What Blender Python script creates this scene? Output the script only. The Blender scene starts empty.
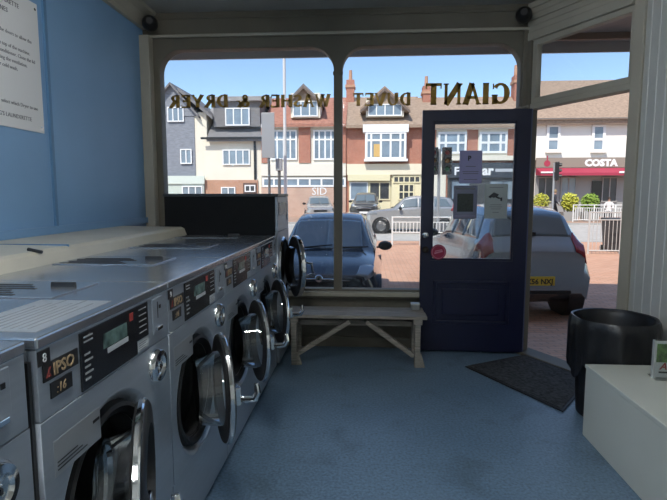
import bpy, bmesh, math, random
from mathutils import Vector, Matrix
random.seed(7)
S = bpy.context.scene
COL = S.collection
PI = math.pi
R = math.radians

# ------------------------------------------------------------------ camera, sky, sun, exposure
F, H, CX, CY, VPX, HY = 500.0, 1.35, 333.5, 250.0, 367.0, 196.0
PITCH = math.atan((CY - HY) / F)
YAW = math.atan((VPX - CX) / F * math.cos(PITCH))
cd = bpy.data.cameras.new('camera'); cam = bpy.data.objects.new('camera', cd); COL.objects.link(cam)
cam.location = (0, 0, H); cam.rotation_euler = (PI / 2 - PITCH, 0, YAW)
cd.sensor_fit = 'HORIZONTAL'; cd.sensor_width = 36.0; cd.lens = 36.0 * F / 667.0
cd.clip_start = 0.05; cd.clip_end = 500
S.camera = cam
w = bpy.data.worlds.new('sky'); S.world = w; w.use_nodes = True
nt = w.node_tree; bg = nt.nodes['Background']
sky = nt.nodes.new('ShaderNodeTexSky'); sky.sky_type = 'NISHITA'; sky.sun_disc = False
sky.sun_elevation = R(52); sky.sun_rotation = R(200); sky.air_density = 1.0; sky.dust_density = 0.6; sky.ozone_density = 3.0
nt.links.new(sky.outputs[0], bg.inputs[0]); bg.inputs[1].default_value = 0.17
sd = bpy.data.lights.new('sun', 'SUN'); sd.energy = 4.0; sd.angle = R(0.6); sd.color = (1.0, 0.93, 0.82)
sun = bpy.data.objects.new('sun', sd); COL.objects.link(sun)
sun.rotation_euler = Vector((0.34, 0.80, -1.12)).to_track_quat('-Z', 'Y').to_euler()
FILL_LAMP_POWER = 122.0
S.view_settings.view_transform = 'Standard'; S.view_settings.look = 'None'
S.view_settings.exposure = 0.32; S.view_settings.gamma = 1.0; S.view_settings.use_curve_mapping = False

FW = Vector((-math.sin(YAW) * math.cos(PITCH), math.cos(YAW) * math.cos(PITCH), -math.sin(PITCH)))
RT = Vector((math.cos(YAW), math.sin(YAW), 0)); UP = RT.cross(FW)
def W(px, py, Y):                      # point of the street at real depth Y seen at a photo pixel
    r = FW + RT * ((px - CX) / F) - UP * ((py - CY) / F)
    return Vector((0, 0, H)) + r * (Y / r.y)

# ------------------------------------------------------------------ materials
MATS = {}
def mat(name, c, rough=0.6, metal=0.0, noise=0.0, scale=8.0, bump=0.0, stretch=None, emit=None, coat=0.0, spec=None, alpha=None):
    if name in MATS: return MATS[name]
    m = bpy.data.materials.new(name); m.use_nodes = True; n = m.node_tree; b = n.nodes['Principled BSDF']
    c4 = (c[0], c[1], c[2], 1)
    b.inputs['Base Color'].default_value = c4; b.inputs['Roughness'].default_value = rough; b.inputs['Metallic'].default_value = metal
    if coat: b.inputs['Coat Weight'].default_value = coat; b.inputs['Coat Roughness'].default_value = 0.05
    if spec is not None: b.inputs['Specular IOR Level'].default_value = spec
    tc = n.nodes.new('ShaderNodeTexCoord'); mp = n.nodes.new('ShaderNodeMapping'); n.links.new(tc.outputs['Object'], mp.inputs[0])
    if stretch: mp.inputs['Scale'].default_value = stretch
    if noise or bump:
        nz = n.nodes.new('ShaderNodeTexNoise'); nz.inputs['Scale'].default_value = scale; nz.inputs['Detail'].default_value = 6
        n.links.new(mp.outputs[0], nz.inputs['Vector'])
        if noise:
            cr = n.nodes.new('ShaderNodeValToRGB')
            cr.color_ramp.elements[0].position = 0.3; cr.color_ramp.elements[1].position = 0.7
            cr.color_ramp.elements[0].color = tuple(max(0, x * (1 - noise)) for x in c) + (1,)
            cr.color_ramp.elements[1].color = tuple(min(1, x * (1 + noise)) for x in c) + (1,)
            n.links.new(nz.outputs['Fac'], cr.inputs[0]); n.links.new(cr.outputs[0], b.inputs['Base Color'])
        if bump:
            bp = n.nodes.new('ShaderNodeBump'); bp.inputs['Strength'].default_value = bump; bp.inputs['Distance'].default_value = 0.01
            n.links.new(nz.outputs['Fac'], bp.inputs['Height']); n.links.new(bp.outputs[0], b.inputs['Normal'])
    if emit:
        b.inputs['Emission Color'].default_value = emit[:3] + (1,); b.inputs['Emission Strength'].default_value = emit[3]
    MATS[name] = m; return m
def brick(name, c1, c2, mortar, scale, bw=0.5, rh=0.25, ms=0.02, rough=0.85, rot=(0, 0, 0), bump=0.3, swap=False):
    if name in MATS: return MATS[name]
    m = bpy.data.materials.new(name); m.use_nodes = True; n = m.node_tree; b = n.nodes['Principled BSDF']
    tc = n.nodes.new('ShaderNodeTexCoord'); mp = n.nodes.new('ShaderNodeMapping'); mp.inputs['Rotation'].default_value = rot
    n.links.new(tc.outputs['Object'], mp.inputs[0]); bt = n.nodes.new('ShaderNodeTexBrick')
    n.links.new(mp.outputs[0], bt.inputs['Vector'])
    bt.inputs['Color1'].default_value = c1 + (1,); bt.inputs['Color2'].default_value = c2 + (1,); bt.inputs['Mortar'].default_value = mortar + (1,)
    bt.inputs['Scale'].default_value = scale; bt.inputs['Mortar Size'].default_value = ms
    bt.inputs['Brick Width'].default_value = bw; bt.inputs['Row Height'].default_value = rh
    nz = n.nodes.new('ShaderNodeTexNoise'); nz.inputs['Scale'].default_value = 1.3; nz.inputs['Detail'].default_value = 5
    n.links.new(mp.outputs[0], nz.inputs['Vector'])
    mx = n.nodes.new('ShaderNodeMixRGB'); mx.blend_type = 'MULTIPLY'; mx.inputs[0].default_value = 0.35
    n.links.new(bt.outputs['Color'], mx.inputs[1]); n.links.new(nz.outputs['Fac'], mx.inputs[2]); n.links.new(mx.outputs[0], b.inputs['Base Color'])
    bp = n.nodes.new('ShaderNodeBump'); bp.inputs['Strength'].default_value = bump; bp.inputs['Distance'].default_value = 0.01; bp.invert = True
    n.links.new(bt.outputs['Fac'], bp.inputs['Height']); n.links.new(bp.outputs[0], b.inputs['Normal'])
    b.inputs['Roughness'].default_value = rough
    MATS[name] = m; return m
def glass(name, tint=(0.97, 0.99, 1.0), refl=0.06):
    if name in MATS: return MATS[name]
    m = bpy.data.materials.new(name); m.use_nodes = True; n = m.node_tree
    for x in list(n.nodes): n.nodes.remove(x)
    o = n.nodes.new('ShaderNodeOutputMaterial'); t = n.nodes.new('ShaderNodeBsdfTransparent'); g = n.nodes.new('ShaderNodeBsdfGlossy')
    t.inputs[0].default_value = tint + (1,); g.inputs['Roughness'].default_value = 0.02
    fr = n.nodes.new('ShaderNodeFresnel'); fr.inputs[0].default_value = 1.3
    mt = n.nodes.new('ShaderNodeMath'); mt.operation = 'MULTIPLY'; mt.inputs[1].default_value = refl / 0.04; mt.use_clamp = True
    mx = n.nodes.new('ShaderNodeMixShader'); n.links.new(fr.outputs[0], mt.inputs[0]); n.links.new(mt.outputs[0], mx.inputs[0])
    n.links.new(t.outputs[0], mx.inputs[1]); n.links.new(g.outputs[0], mx.inputs[2]); n.links.new(mx.outputs[0], o.inputs[0])
    MATS[name] = m; return m

STEEL = mat('brushed_steel', (0.35, 0.39, 0.44), 0.36, 0.45, 0.05, 4, 0.01, (1, 1, 14))
STEELTOP = mat('steel_top', (0.46, 0.49, 0.53), 0.20, 0.8, 0.12, 6, 0.02, (25, 1, 1))
CHROME = mat('chrome', (0.80, 0.80, 0.80), 0.10, 1.0)
BLACK = mat('black_plastic', (0.012, 0.012, 0.013), 0.38)
RUBBER = mat('black_rubber', (0.015, 0.015, 0.016), 0.6)
PANEL = mat('control_panel', (0.014, 0.015, 0.018), 0.25)
WHITEINK = mat('white_ink', (0.75, 0.76, 0.76), 0.6)
GREYINK = mat('grey_ink', (0.18, 0.18, 0.19), 0.7)
GOLDINK = mat('tan_ink', (0.42, 0.30, 0.17), 0.6)
REDINK = mat('red_ink', (0.45, 0.05, 0.04), 0.6)
LABEL = mat('label_white', (0.55, 0.57, 0.58), 0.6)
LCD = mat('display_green', (0.13, 0.20, 0.18), 0.15, 0, .8, 20)
DRUM = mat('steel_drum', (0.28, 0.28, 0.28), 0.3, 0.9)
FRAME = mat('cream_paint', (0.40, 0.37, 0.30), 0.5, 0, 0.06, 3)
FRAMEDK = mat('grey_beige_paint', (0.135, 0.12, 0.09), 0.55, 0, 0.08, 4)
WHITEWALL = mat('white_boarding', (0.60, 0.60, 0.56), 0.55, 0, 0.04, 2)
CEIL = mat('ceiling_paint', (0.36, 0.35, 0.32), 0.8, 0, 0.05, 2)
BLUEWALL = mat('blue_wall_paint', (0.20, 0.36, 0.57), 0.5, 0, 0.06, 1.6, 0.03)
BLUEDK = mat('blue_batten_paint', (0.10, 0.22, 0.38), 0.5)
LEDGE = mat('ledge_paint', (0.52, 0.48, 0.39), 0.42, 0, 0.08, 4)
NAVY = mat('navy_gloss_paint', (0.002, 0.004, 0.028), 0.42, 0, 0.1, 3, 0.02)
WOOD = mat('weathered_wood', (0.26, 0.235, 0.20), 0.6, 0, 0.3, 6, 0.15, (1.2, 12, 12))
GLASS = glass('window_glass')
PORT = glass('porthole_glass', (0.80, 0.84, 0.86), 0.22)
GOLD = mat('gold_leaf', (0.33, 0.195, 0.03), 0.35, 0.3, 0.5, 9)
PAPER = mat('paper_white', (0.74, 0.74, 0.74), 0.7)
WHITEPL = mat('white_plastic', (0.62, 0.62, 0.58), 0.5)
BOXWHITE = mat('box_paint', (0.64, 0.65, 0.58), 0.4, 0, 0.04, 2)
LINER = mat('bin_liner', (0.010, 0.010, 0.012), 0.32, 0, 0.0, 14, 0.6)
MATM = mat('doormat_pile', (0.035, 0.036, 0.038), 0.9, 0, 0.85, 42, 0.8)

# ------------------------------------------------------------------ mesh helpers
class MB:
    def __init__(s): s.v = []; s.f = []
    def add(s, vs, fs):
        k = len(s.v); s.v += [tuple(v) for v in vs]; s.f += [tuple(i + k for i in f) for f in fs]; return s
    def box(s, x0, x1, y0, y1, z0, z1):
        return s.add([(x, y, z) for x in (x0, x1) for y in (y0, y1) for z in (z0, z1)],
                     [(0, 1, 3, 2), (4, 6, 7, 5), (0, 4, 5, 1), (2, 3, 7, 6), (0, 2, 6, 4), (1, 5, 7, 3)])
    def bar(s, a, b, w, h=None, up=(0, 0, 1)):          # rectangular bar between two points
        a, b = Vector(a), Vector(b); d = (b - a).normalized(); u = Vector(up)
        if abs(d.dot(u)) > 0.98: u = Vector((1, 0, 0))
        sd = d.cross(u).normalized(); u = sd.cross(d); h = h or w; vs = []
        for p in (a, b):
            for i, j in ((-1, -1), (1, -1), (1, 1), (-1, 1)): vs.append(p + sd * i * w / 2 + u * j * h / 2)
        return s.add(vs, [(3, 2, 1, 0), (4, 5, 6, 7), (0, 1, 5, 4), (1, 2, 6, 5), (2, 3, 7, 6), (3, 0, 4, 7)])
    def tube(s, pts, r, n=10, cap=True):                 # round tube along points; r a number or list
        pts = [Vector(p) for p in pts]; N = len(pts); rs = r if isinstance(r, (list, tuple)) else [r] * N; vs = []; fs = []
        prev = None
        for i, p in enumerate(pts):
            d = (pts[min(i + 1, N - 1)] - pts[max(i - 1, 0)]).normalized()
            u = prev if prev is not None else (Vector((0, 0, 1)) if abs(d.z) < 0.9 else Vector((1, 0, 0)))
            sd = d.cross(u).normalized(); u = sd.cross(d).normalized(); prev = u
            for k in range(n):
                a = 2 * PI * k / n; vs.append(p + (sd * math.cos(a) + u * math.sin(a)) * rs[i])
        for i in range(N - 1):
            for k in range(n): fs.append((i * n + k, i * n + (k + 1) % n, (i + 1) * n + (k + 1) % n, (i + 1) * n + k))
        if cap: fs.append(tuple(range(n))[::-1]); fs.append(tuple((N - 1) * n + k for k in range(n)))
        return s.add(vs, fs)
    def lathe(s, prof, o=(0, 0, 0), axis='z', n=40, a0=0, a1=2 * PI):   # prof: (radius, height) pairs, turned about axis through o
        o = Vector(o); vs = []; fs = []; full = abs(a1 - a0 - 2 * PI) < 1e-6; m = n if full else n + 1; P = len(prof)
        for k in range(m):
            a = a0 + (a1 - a0) * k / n; c, t = math.cos(a), math.sin(a)
            for r, h in prof:
                p = {'z': (r * c, r * t, h), 'x': (h, r * c, r * t), 'y': (r * t, h, r * c)}[axis]; vs.append(o + Vector(p))
        for k in range(n):
            k2 = (k + 1) % m
            for i in range(P - 1): fs.append((k * P + i, k2 * P + i, k2 * P + i + 1, k * P + i + 1))
        return s.add(vs, fs)
    def prism(s, poly, d, plane='xz', o=0.0):            # polygon extruded: plane xz -> along y from o to o+d; yz -> along x; xy -> along z
        n = len(poly); g = {'xz': lambda a, b, c: (a, c, b), 'yz': lambda a, b, c: (c, a, b), 'xy': lambda a, b, c: (a, b, c)}[plane]
        vs = [g(a, b, o) for a, b in poly] + [g(a, b, o + d) for a, b in poly]
        return s.add(vs, [tuple(range(n))[::-1], tuple(range(n, 2 * n))] + [(i, (i + 1) % n, n + (i + 1) % n, n + i) for i in range(n)])
    def mesh(s, name):
        me = bpy.data.meshes.new(name); me.from_pydata(s.v, [], s.f); bm = bmesh.new(); bm.from_mesh(me)
        bmesh.ops.recalc_face_normals(bm, faces=bm.faces); bm.to_mesh(me); bm.free(); return me
    def build(s, name, m, parent=None, bevel=0.0, smooth=False, seg=2, loc=None):
        me = s.mesh(name); o = bpy.data.objects.new(name, me); COL.objects.link(o); me.materials.append(m)
        if parent: o.parent = parent
        if loc: o.location = loc
        if smooth:
            for p in me.polygons: p.use_smooth = True
            me.set_sharp_from_angle(angle=R(35))
        if bevel:
            md = o.modifiers.new('bevel', 'BEVEL'); md.width = bevel; md.segments = seg; md.limit_method = 'ANGLE'; md.angle_limit = R(40)
        return o
def B(x0, x1, y0, y1, z0, z1): return MB().box(x0, x1, y0, y1, z0, z1)
def plate(name, loops, depth, m, parent=None, M=None, bevel=0.0):    # flat plate with holes: loops in xz, thickness along y
    cu = bpy.data.curves.new(name, 'CURVE'); cu.dimensions = '2D'; cu.fill_mode = 'BOTH'; cu.extrude = depth / 2; cu.bevel_depth = bevel
    for lp in loops:
        sp = cu.splines.new('POLY'); sp.points.add(len(lp) - 1); sp.use_cyclic_u = True
        for q, (a, b) in zip(sp.points, lp): q.co = (a, b, 0, 1)
    t = bpy.data.objects.new('tmp', cu); me = bpy.data.meshes.new_from_object(t); bpy.data.objects.remove(t); bpy.data.curves.remove(cu)
    me.transform(M if M is not None else Matrix.Rotation(PI / 2, 4, 'X')); me.name = name; me.materials.clear(); me.materials.append(m)
    o = bpy.data.objects.new(name, me); COL.objects.link(o)
    if parent: o.parent = parent
    return o
def text(name, body, size, m, parent, loc, rot, align='LEFT', ext=0.0008, shear=0.0, sx=1.0, bold=0.0):
    cu = bpy.data.curves.new(name, 'FONT'); cu.body = body; cu.size = size; cu.align_x = align; cu.extrude = ext; cu.shear = shear; cu.offset = bold; cu.resolution_u = 2
    t = bpy.data.objects.new('tmp', cu); me = bpy.data.meshes.new_from_object(t); bpy.data.objects.remove(t); bpy.data.curves.remove(cu)
    me.transform(Matrix.Diagonal((sx, 1, 1, 1))); me.name = name; me.materials.clear(); me.materials.append(m)
    o = bpy.data.objects.new(name, me); COL.objects.link(o); o.parent = parent; o.location = loc; o.rotation_euler = rot; return o
FACE_X = (PI / 2, 0, PI / 2)          # lettering that faces +x (into the aisle)
FACE_CAM = (PI / 2, 0, 0)             # lettering that faces -y (into the shop)
def empty(name, loc=(0, 0, 0), rz=0.0):
    o = bpy.data.objects.new(name, None); COL.objects.link(o); o.location = loc; o.rotation_euler = (0, 0, rz); o.empty_display_size = 0.1; return o
def tag(o, label, cat, group=None, kind=None):
    o['label'] = label; o['category'] = cat
    if group: o['group'] = group
    if kind: o['kind'] = kind
    return o
def thing(name, label, cat, loc=(0, 0, 0), rz=0.0, group=None): return tag(empty(name, loc, rz), label, cat, group)
def struct(o, label=None, cat=None):
    o['kind'] = 'structure'
    if label: o['label'] = label
    if cat: o['category'] = cat
    return o
def dup(root, loc, rz=0.0, label=None, group=None):
    r = root.copy(); COL.objects.link(r); r.location = loc; r.rotation_euler = (0, 0, rz)
    if label: r['label'] = label
    if group: r['group'] = group
    for ch in list(root.children):
        c = ch.copy(); COL.objects.link(c); c.parent = r
        for g in list(ch.children):
            d = g.copy(); COL.objects.link(d); d.parent = c
    return r
def arc(cx, cz, r, a0, a1, n=10): return [(cx + r * math.cos(R(a0 + (a1 - a0) * i / n)), cz + r * math.sin(R(a0 + (a1 - a0) * i / n))) for i in range(n + 1)]
def circle(cx, cz, r, n=48): return [(cx + r * math.cos(2 * PI * i / n), cz + r * math.sin(2 * PI * i / n)) for i in range(n)]

# ================================================================== THE SHOP SHELL
XL, XR, YF, YB, ZC = -1.93, 1.79, 4.40, -3.2, 2.90
P0 = Vector((1.345, 4.35, 0)); P1 = Vector((1.79, 3.545, 0)); DL = (P1 - P0).length; DA = math.atan2(P1.y - P0.y, P1.x - P0.x)

def floor_mat():
    m = bpy.data.materials.new('blue_floor'); m.use_nodes = True; n = m.node_tree; b = n.nodes['Principled BSDF']
    tc = n.nodes.new('ShaderNodeTexCoord')
    a = n.nodes.new('ShaderNodeTexNoise'); a.inputs['Scale'].default_value = 1.4; a.inputs['Detail'].default_value = 7
    f = n.nodes.new('ShaderNodeTexNoise'); f.inputs['Scale'].default_value = 70; f.inputs['Detail'].default_value = 2
    n.links.new(tc.outputs['Object'], a.inputs['Vector']); n.links.new(tc.outputs['Object'], f.inputs['Vector'])
    cr = n.nodes.new('ShaderNodeValToRGB'); cr.color_ramp.elements[0].position = 0.3; cr.color_ramp.elements[1].position = 0.7
    cr.color_ramp.elements[0].color = (0.100, 0.160, 0.225, 1); cr.color_ramp.elements[1].color = (0.150, 0.225, 0.305, 1)
    n.links.new(a.outputs['Fac'], cr.inputs[0])
    mx = n.nodes.new('ShaderNodeMixRGB'); mx.blend_type = 'OVERLAY'; mx.inputs[0].default_value = 0.75
    n.links.new(cr.outputs[0], mx.inputs[1]); n.links.new(f.outputs['Fac'], mx.inputs[2]); n.links.new(mx.outputs[0], b.inputs['Base Color'])
    sc = n.nodes.new('ShaderNodeTexNoise'); sc.inputs['Scale'].default_value = 3.2; sc.inputs['Detail'].default_value = 9; sc.inputs['Distortion'].default_value = .6
    n.links.new(tc.outputs['Object'], sc.inputs['Vector']); sr = n.nodes.new('ShaderNodeValToRGB'); sr.color_ramp.elements[0].position = .28; sr.color_ramp.elements[1].position = .44
    sr.color_ramp.elements[0].color = (.62, .60, .56, 1); sr.color_ramp.elements[1].color = (1, 1, 1, 1); n.links.new(sc.outputs['Fac'], sr.inputs[0])
    m3 = n.nodes.new('ShaderNodeMixRGB'); m3.blend_type = 'MULTIPLY'; m3.inputs[0].default_value = .8; n.links.new(mx.outputs[0], m3.inputs[1]); n.links.new(sr.outputs[0], m3.inputs[2]); n.links.new(m3.outputs[0], b.inputs['Base Color'])
    r = n.nodes.new('ShaderNodeMapRange'); r.inputs['To Min'].default_value = 0.30; r.inputs['To Max'].default_value = 0.48
    n.links.new(a.outputs['Fac'], r.inputs[0]); n.links.new(r.outputs[0], b.inputs['Roughness'])
    bp = n.nodes.new('ShaderNodeBump'); bp.inputs['Strength'].default_value = 0.12; bp.inputs['Distance'].default_value = 0.004
    n.links.new(f.outputs['Fac'], bp.inputs['Height']); n.links.new(bp.outputs[0], b.inputs['Normal'])
    return m
fl = MB().prism([(XL - .1, YB - .1), (XR, YB - .1), (P1.x, P1.y), (P0.x, P0.y), (P0.x, YF + .1), (XL - .1, YF + .1)], -0.12, 'xy', 0.0)
struct(fl.build('floor', floor_mat()))
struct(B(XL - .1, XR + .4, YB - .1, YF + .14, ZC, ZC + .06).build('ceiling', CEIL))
wl = struct(B(XL - .12, XL, YB, YF + .1, 0, ZC).build('wall_left', BLUEWALL))
for yb in (0.55, 2.985): B(XL, XL + .014, yb - .013, yb + .013, 1.16, 2.78).build('batten', BLUEDK, wl)
B(XL, XL + .022, YB, YF - .02, 1.118, 1.165).build('ledge_rail', BLUEWALL, wl)
struct(B(XL - .12, XR + .12, YB - .12, YB, 0, ZC).build('wall_back', WHITEWALL))
# cornice along the left wall
struct(MB().prism([(XL, ZC), (XL + .13, ZC), (XL + .12, ZC - .02), (XL + .07, ZC - .045), (XL + .035, ZC - .10), (XL + .03, ZC - .135), (XL, ZC - .14)], YF - YB, 'xz', YB).build('trim_left', FRAME, bevel=.004))
# right wall of upright tongue-and-groove boards
prof = []; y = P1.y - .02
pts = [(XR + .10, y)]
while y > YB:
    pts += [(XR, y - .006), (XR, y - .094), (XR + .010, y - .10)]; y -= .10
pts += [(XR + .10, y)]
struct(MB().prism(pts, ZC, 'xy', 0.0).build('wall_right', WHITEWALL))
# boxed ledge behind the machines
lg = struct(MB().prism([(XL + .001, 1.118), (XL + .49, 1.112), (XL + .515, 1.10), (XL + .535, 1.045), (XL + .51, 1.04), (XL + .51, 0.0), (XL + .001, 0.0)], 3.80 - YB, 'xz', YB).build('trim_1', LEDGE, bevel=.004))
B(XL + .02, XL + .50, 2.302, 2.308, 1.108, 1.1185).build('board_joint', BLUEDK, lg)

# front wall: stall riser, fascia over the window, posts and arched frame
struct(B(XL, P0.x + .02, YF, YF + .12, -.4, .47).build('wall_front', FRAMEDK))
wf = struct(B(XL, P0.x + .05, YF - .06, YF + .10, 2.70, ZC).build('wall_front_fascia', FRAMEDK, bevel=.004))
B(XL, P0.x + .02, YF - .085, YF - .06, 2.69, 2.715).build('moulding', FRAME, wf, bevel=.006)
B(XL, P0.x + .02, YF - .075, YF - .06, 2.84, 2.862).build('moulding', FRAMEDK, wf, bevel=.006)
w1 = struct(empty('window_1', (0, YF, 0)))
def hole(x0, x1, z0, z1, r): return [(x0, z0), (x1, z0)] + arc(x1 - r, z1 - r, r, 0, 90) + arc(x0 + r, z1 - r, r, 90, 180)
zb, zt = .525, 2.605
frame_loops = [[(XL, .46), (P0.x, .46), (P0.x, 2.70), (XL, 2.70)], hole(-1.80, -.282, zb, zt, .20), hole(-.222, 1.262, zb, zt, .20)]
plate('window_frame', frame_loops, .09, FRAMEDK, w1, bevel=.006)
B(-1.80, -.282, .012, .018, zb - .01, zt + .01).build('pane', GLASS, w1)
B(-.222, 1.262, .012, .018, zb - .01, zt + .01).build('pane', GLASS, w1)
B(XL, P0.x, -.10, -.02, .475, .515).build('sill', FRAME, w1, bevel=.006)
B(XL, P0.x, -.075, -.0455, .455, .475).build('sill_moulding', FRAMEDK, w1, bevel=.004)
for xx in (-.282, -.222):
    B(xx - .012, xx + .012, -.06, -.045, 2.365, 2.395).build('capital', FRAMEDK, w1, bevel=.004)
struct(B(XL, XL + .085, YF - .14, YF - .05, 0, 2.70).build('trim_2', FRAME, bevel=.006))
struct(B(XL, P0.x - .02, YF - .02, YF - .001, 0, .09).build('baseboard_front', FRAMEDK, bevel=.003))
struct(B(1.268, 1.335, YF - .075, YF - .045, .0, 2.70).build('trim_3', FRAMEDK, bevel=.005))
# corner entrance: posts, transom light, boarded head, threshold (local x runs along the doorway)
de = struct(empty('doorway_frame', P0, DA))
B(-.045, .035, -.05, .05, 0, 2.66).build('corner_post', FRAMEDK, de, bevel=.005)
B(DL - .025, DL + .05, -.05, .06, 0, ZC).build('jamb', FRAME, de, bevel=.006)
B(.02, DL - .02, -.04, .05, 2.055, 2.10).build('transom_bar', FRAME, de, bevel=.005)
B(.0, DL - .03, -.06, .05, 2.60, 2.665).build('head', FRAME, de, bevel=.006)
fb = MB()
for i in range(5): fb.box(-.05, DL, -.05 + .004 * (i % 2), .04, 2.665 + i * .047, 2.708 + i * .047)
fb.box(-.05, DL, -.03, .04, 2.665, ZC); fb.build('head_boarding', FRAME, de)
B(.0, DL, -.07, .10, -.13, .022).build('threshold', FRAMEDK, de, bevel=.006)
w2 = struct(empty('window_2', P0, DA))
plate('window_frame', [[(.03, 2.10), (DL - .02, 2.10), (DL - .02, 2.60), (.03, 2.60)], [(.07, 2.14), (DL - .05, 2.14), (DL - .05, 2.565), (.07, 2.565)]], .05, FRAME, w2, bevel=.004)
B(.06, DL - .04, -.003, .003, 2.15, 2.57).build('pane', GLASS, w2)
# the blue door, folded back in front of the window
d1 = struct(empty('door_1', (1.332, 4.285, 0), R(178.6)))       # local x runs from the hinge to the free edge, +y faces the shop
D = .872; dz0, dz1 = .018, 2.055
plate('door_leaf', [[(0, dz0), (D, dz0), (D, dz1), (0, dz1)], [(.105, .80), (D - .085, .80), (D - .085, 1.965), (.105, 1.965)], [(.14, .27), (D - .13, .27), (D - .13, .62), (.14, .62)]], .044, NAVY, d1, bevel=.002)
B(.135, D - .125, -.012, .010, .265, .625).build('lower_panel', NAVY, d1)
B(.20, D - .19, .008, .020, .33, .56).build('raised_panel', NAVY, d1, bevel=.01)
for (a, b_, c, d_) in ((.105, D - .085, .80, .822), (.105, D - .085, 1.943, 1.965), (.105, .122, .80, 1.965), (D - .102, D - .085, .80, 1.965)):
    B(a, b_, -.014, .014, c, d_).build('glazing_bead', NAVY, d1)
for (a, b_, c, d_) in ((.12, D - .11, .605, .635), (.12, D - .11, .255, .285), (.12, .15, .255, .635), (D - .14, D - .11, .255, .635)):
    B(a, b_, .018, .030, c, d_).build('panel_moulding', NAVY, d1, bevel=.008)
B(.11, D - .09, -.003, .003, .81, 1.955).build('pane', glass('door_glass', (.93, .96, .98), .10), d1)
for z in (.25, 1.1, 1.85): MB().lathe([(0, -.05), (.011, -.05), (.011, .05), (0, .05)], (-.008, -.012, z), n=12).build('hinge', mat('old_brass', (.25, .22, .15), .4, .8), d1, smooth=True)
B(-.012, .001, -.020, .020, dz0, dz1).build('door_edge', mat('pale_door_edge', (.09, .10, .17), .5), d1)
MB().lathe([(0, 0), (.026, 0), (.026, .006), (.016, .012), (0, .012)], (D - .038, .022, 1.02), 'y', 20).build('lock', CHROME, d1, smooth=True)
MB().lathe([(0, 0), (.012, 0), (.012, .014), (.026, .03), (.028, .045), (.018, .058), (0, .06)], (D - .038, .022, .90), 'y', 24).build('knob', mat('dark_bronze', (.06, .05, .04), .35, .7), d1, smooth=True)
cl = MB(); cl.bar((.02, -.03, 2.085), (.20, -.05, 2.045), .016); cl.bar((.02, -.03, 2.085), (-.09, .01, 2.09), .022); cl.build('closer_arm', mat('closer_metal', (.16, .15, .13), .4, .5), d1)
# ------------------------------------------------------------------ unseen ceiling lamps, added as fill to brighten the interior
def lamp(x, y, lab):
    t = thing('fill_lamp', lab, 'lamp', (x, y, ZC), 0, 'added ceiling fill lamps')
    B(-.07, .07, -.75, .75, -.05, -.001).build('housing', WHITEPL, t, bevel=.006)
    MB().tube([(0, -.72, -.075), (0, .72, -.075)], .019, 12).build('tube', mat('fill_tube', (.9, .9, .9), .4, emit=(.93, .97, 1.0, FILL_LAMP_POWER)), t, smooth=True)
    for s in (-1, 1): B(-.022, .022, s * .735 - .012, s * .735 + .012, -.10, -.05).build('end_cap', WHITEPL, t)
lamp(-.55, -1.5, 'unseen white strip lamp added as fill light at the back of the shop')
lamp(-.42, .9, 'unseen white strip lamp added as fill light nearer the window, above the front of the machines')

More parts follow.
